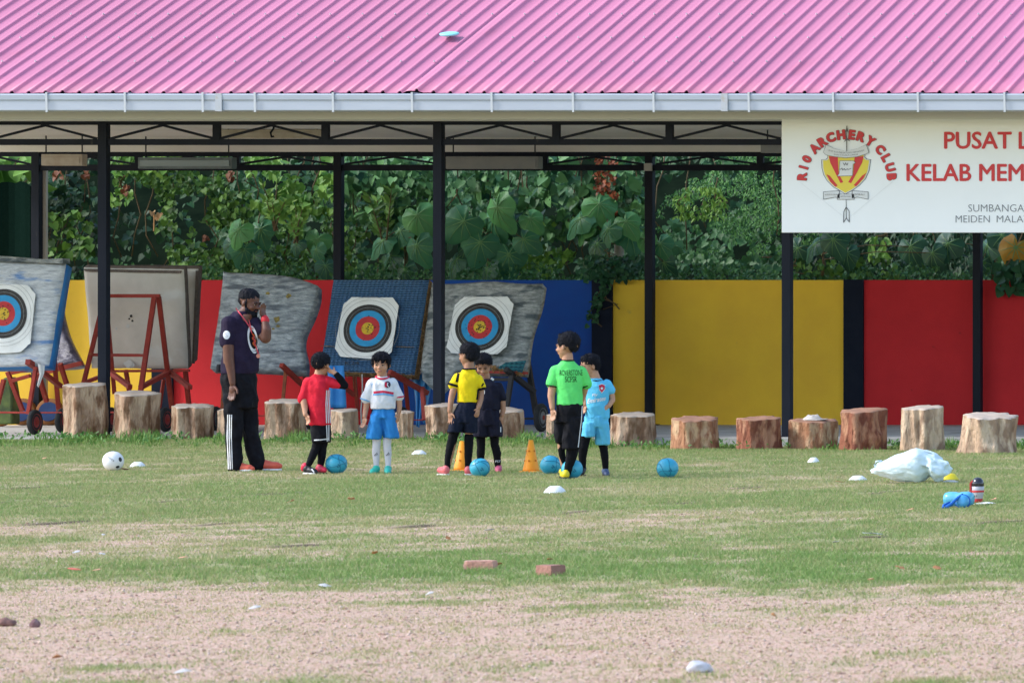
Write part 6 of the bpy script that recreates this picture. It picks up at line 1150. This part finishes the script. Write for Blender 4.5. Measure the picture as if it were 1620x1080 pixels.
# saplings with dinner-plate leaves
def bigleaf(o, c, L_, wd, tip, nrm, vv):
    t = Vector(tip).normalized(); n_ = Vector(nrm); n_ = (n_-t*n_.dot(t)).normalized(); b_ = t.cross(n_); N_ = 26; V = [c]; 
    def out(a): 
        r0 = .60-.12*math.cos(2*a)+.0; tipk = max(0, math.cos(a))**5*.42; notch = max(0, math.cos(a-math.pi))**10*.30; lob = .03*math.cos(5*a)+.02*math.sin(11*a); return r0+tipk-notch+lob
    for k, f in ((1,.5),(2,1.)):
        for i in range(N_):
            a = 2*math.pi*i/N_; q = out(a)*f; x, y = q*math.sin(a)*wd, q*math.cos(a); z = -.16*(x*x+y*y)/.3 + .035*math.cos(a*7)*f; V.append(c+(b_*x+t*y+n_*z)*L_)
    F_ = [(0,1+i,1+(i+1) % N_) for i in range(N_)] + [(1+i, 1+N_+i, 1+N_+(i+1) % N_, 1+(i+1) % N_) for i in range(N_)]; mb = MB(); mb.add(V, F_)
    lf = mb.build('leaf', vv, o, smooth=True); ve = MB()
    for a in (0, .55, -.55, 1.15, -1.15, 1.85, -1.85, 2.6, -2.6):
        q = out(a)*.93; pr = []
        for f in (0,.5,1): x, y = q*f*math.sin(a)*wd, q*f*math.cos(a); z = -.16*(x*x+y*y)/.3+.035*math.cos(a*7)*f+.008; pr.append(c+(b_*x+t*y+n_*z)*L_)
        ve.tube(pr, [.0055*L_/.3,.004*L_/.3,.0015], 4)
    ve.build('vein', veinm, lf)
veinm = mat('leaf_vein', (.16,.33,.13), .6)
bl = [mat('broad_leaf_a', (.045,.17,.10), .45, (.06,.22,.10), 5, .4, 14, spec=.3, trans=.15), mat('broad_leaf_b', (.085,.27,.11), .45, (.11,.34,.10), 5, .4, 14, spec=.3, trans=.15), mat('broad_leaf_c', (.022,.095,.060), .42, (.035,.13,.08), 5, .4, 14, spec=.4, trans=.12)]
def sapling(label, px, pyb, lv, seed):
    Y = 66.85; o = plant('broadleaf_sapling', label, 'sapling', P(px, pyb, Y)); r_ = random.Random(seed); mb = MB()
    top_ = P(px, min(l[1] for l in lv)+15, Y+.2); base = P(px, pyb, Y+.2); mb.tube([base, base.lerp(top_, .5)+Vector((.03,0,0)), top_], [.022,.018,.010], 7)
    for (lx, ly, w_, tipx, mi) in lv:
        YY_ = Y+r_.uniform(-.25,.15); c = P(lx, ly, YY_); L_ = w_/S(YY_)/1.12
        bigleaf(o, c, L_, r_.uniform(.78,.95), (tipx+r_.uniform(-.3,.3), -.25, -1.0+r_.uniform(-.1,.25)), (r_.uniform(-.75,.6), -1, .55+r_.uniform(-.5,.7)), bl[mi]); q = base.lerp(top_, r_.uniform(.55,.95)); mb.tube([q, (q+c)/2+Vector((0,0,.06)), c], .006, 5)
    mb.build('stem', stem_m, o, smooth=True)
sapling('sapling with four big round leaves left of the spiky shrub', 396, 440, [(378,362,40,-.6,1),(412,362,40,.5,0),(386,394,38,.1,0),(366,386,30,-.4,2),(402,405,28,.2,2)], 1)
sapling('small sapling with two broad leaves just left of the rear post', 500, 440, [(502,378,36,-.1,1),(500,395,28,.2,0),(470,385,24,-.5,2),(515,420,30,.3,2)], 2)
sapling('sapling with a fan of broad leaves between the rear post and middle front post', 640, 442, [(660,340,50,.5,1),(633,365,50,-.3,0),(606,380,42,-.9,0),(659,388,46,.3,0),(683,370,36,.5,2),(618,405,40,-.2,2),(640,425,34,.1,2)], 3)
sapling('largest sapling with many broad leaves just right of the middle front post', 780, 442, [(786,328,56,.5,1),(781,345,52,.3,0),(734,350,52,-.9,0),(828,378,40,.8,0),(745,385,46,-.8,2),(760,383,50,-.2,0),(805,402,50,.3,0),(722,410,40,-.6,2),(838,345,36,.9,1),(716,370,34,-.5,2),(770,425,40,.1,2),(815,350,40,.8,2)], 4)
sapling('sapling with long drooping leaves left of the right rear post', 960, 442, [(948,322,48,.3,1),(918,345,46,-1,0),(925,358,38,-.4,1),(962,362,42,-.2,0),(990,350,40,.3,1),(996,370,46,.2,0),(1020,378,36,.3,1),(1044,385,36,.6,0),(1022,412,30,.2,2),(1050,415,34,.6,2),(945,385,38,-.5,2)], 5)
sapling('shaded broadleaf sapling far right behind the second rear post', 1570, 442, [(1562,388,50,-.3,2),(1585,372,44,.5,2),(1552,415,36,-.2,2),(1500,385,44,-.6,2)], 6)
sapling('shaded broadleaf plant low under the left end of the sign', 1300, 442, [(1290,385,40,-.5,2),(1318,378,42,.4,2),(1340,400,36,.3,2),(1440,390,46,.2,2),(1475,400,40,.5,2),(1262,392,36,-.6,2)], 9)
o = plant('yellow_leaf_plant', 'plant with one big orange yellow leaf at the right edge above the wall', 'plant', P(1600, 440, 66.7)); mb = MB(); mb.tube([P(1605,442,66.8), P(1604,400,66.7)], .012, 6); mb.build('stem', stem_m, o)
bigleaf(o, P(1607, 391, 66.6), .34, 1.05, (-.3,-.2,-1), (0,-1,.4), mat('yellow_leaf', (.42,.20,.02), .5, (.50,.30,.04), 6, .4, 14, trans=.2))
# feathery bush at right and others
vine('feathery fine leaved bush filling the right rear bay', 1040, 1300, 232, 400, 12500, .045, lm_feather, 71, None, .46, 67.2, 68.8, LANCE, 4, 'bush', 'feathery_bush', .03)
vine('bright green bushy shrub just right of the right rear post', 1060, 1150, 295, 345, 420, .075, lm_bright, 73, None, .46, 66.9, 67.3, LANCE, 3, 'shrub', 'leafy_shrub')
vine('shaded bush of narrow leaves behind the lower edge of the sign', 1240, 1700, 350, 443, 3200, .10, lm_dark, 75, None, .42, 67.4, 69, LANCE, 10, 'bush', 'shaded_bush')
vine('small bright cluster low under the sign', 1375, 1405, 372, 405, 40, .12, lm_bright, 77, None, None, 67.0, 67.3, LANCE, 1, 'shrub', 'leafy_shrub')
vine('light green weeds above the yellow panel', 1180, 1420, 410, 440, 260, .075, lm_vine, 79, None, .5, 66.6, 67.2, HEART, 3, 'weed', 'weed_clump')
vine('rust red dead leaves hanging beside a pale trunk', 942, 976, 236, 345, 260, .05, lm_dead, 81, lambda x, y: (y < 312) | (y > 330), None, 66.95, 67.2, strands=2, cat='dead leaves', name='dead_leaves')
mb = MB(); mb.tube([P(980,440,68.2), P(978,330,68.1), P(974,280,68.0), P(978,225,68.0)], [.06,.055,.05,.045], 9); o = mb.build('slim_tree', trunk_m, smooth=True); tag(o, 'pale grey slim tree trunk behind the rust red leaves', 'tree')
def drylf(px, py, w_, h_, lab, sd, m=lm_rust):
    pts, x, y = cloudpx(7, px-w_, px+w_, py-h_, py+h_, 66.75, 66.85, sd); o = leaves('dry_leaf', pts, .075, m, None, HEART, seed=sd); tag(o, lab, 'dry leaf')
drylf(134, 266, 4, 14, 'brown dead leaf hanging left of the first front post', 91); drylf(93, 278, 6, 8, 'dull brown dead leaf beside the far left rear post', 92)
drylf(246, 338, 7, 4, 'pale tan dead leaf dangling in the dark gap left of the vine curtain', 93, leafmat('leaf_tan', (.50,.30,.14), (.62,.42,.22))); mb = MB(); mb.tube([P(244,338,66.8), P(243.5,366,66.8)], .008, 5); o = mb.build('dry_stalk', mat('tan_stalk', (.50,.28,.13), .8)); tag(o, 'thin tan stalk hanging from the pale dead leaf', 'stalk')
drylf(365, 275, 4, 6, 'rusty leaf at the top of the small leaf curtain', 94); drylf(326, 375, 3, 4, 'brown leaf low in the small leaf curtain', 95); drylf(199, 300, 5, 8, 'reddish dead leaf tangled in the pale green creeper', 96)
vine('mid green shrubs closing the gap behind the far left net', -260, 60, 230, 440, 2200, .12, lm_vine, 97, None, .4, 67.6, 69, strands=6, name='leafy_shrub', cat='shrub')

# weeds round the stumps and along the slab edge
g2 = np.random.default_rng(77); n = 21000; x = -380+2380*g2.random(n); base = 706 + 6*(vnoise(x*.02, x*0, 9)-.3) + np.where(x > 950, 4, 0); 
Y = 57.6 + 1.95*g2.random(n)**.7; dens = fbm(x*.03, Y*.8, 19, 3); k = (dens > .35) & ~((x < 100) & (x > -90) & (Y > 58.6)); x, Y, dens = x[k], Y[k], dens[k]; n = len(x)
X = CX+(x-VX)*Y/F; z0 = hgt(X, Y)-.01; hgt_ = (.03+.10*g2.random(n)**1.6*np.clip((dens-.38)*5, .3, 1.3))*np.where(Y > 58.3, 1.15, .6); a = g2.random(n)*6.28; lean = .35*g2.normal(size=n); b2 = g2.random(n)*6.28; wd = .004+.005*g2.random(n)
V = np.empty((n,5,3)); 
for j, (f, wf) in enumerate(((0,1),(0,-1),(.55,.8),(.55,-.8),(1,0))):
    V[:,j,0] = X+wf*wd*np.cos(a)+lean*hgt_*f*f*np.cos(b2); V[:,j,1] = Y+wf*wd*np.sin(a)+lean*hgt_*f*f*np.sin(b2); V[:,j,2] = z0+hgt_*f*(1-.25*f*np.abs(lean))
fc = np.array([(0,1,3),(0,3,2),(2,3,4)]); o = npmesh('weeds', V, (fc[None]+np.arange(n)[:,None,None]*5).reshape(-1,3), mat('weed_blade', (.06,.17,.03), .5, (.22,.33,.08), attr='v', trans=.25), attrs={'v': np.repeat(g2.random(n), 5)}); tag(o, 'long green grass and weeds round the feet of the stumps', 'weeds', kind='stuff')
n = 2600; x = -80+1800*g2.random(n); Y = 58.0+1.5*g2.random(n); k = fbm(x*.035, Y, 23, 3) > .52; x, Y = x[k], Y[k]; X = CX+(x-VX)*Y/F; o = leaves('broad_weeds', np.stack([X, Y, hgt(X, Y)+.02+.06*g2.random(len(X))], -1), .05, leafmat('leaf_weed', (.05,.16,.035), (.14,.28,.07)), None, LANCE, droop=-.6, seed=5, jit=.9); tag(o, 'broad leaved weeds dotted among the long grass by the stumps', 'weeds', kind='stuff')
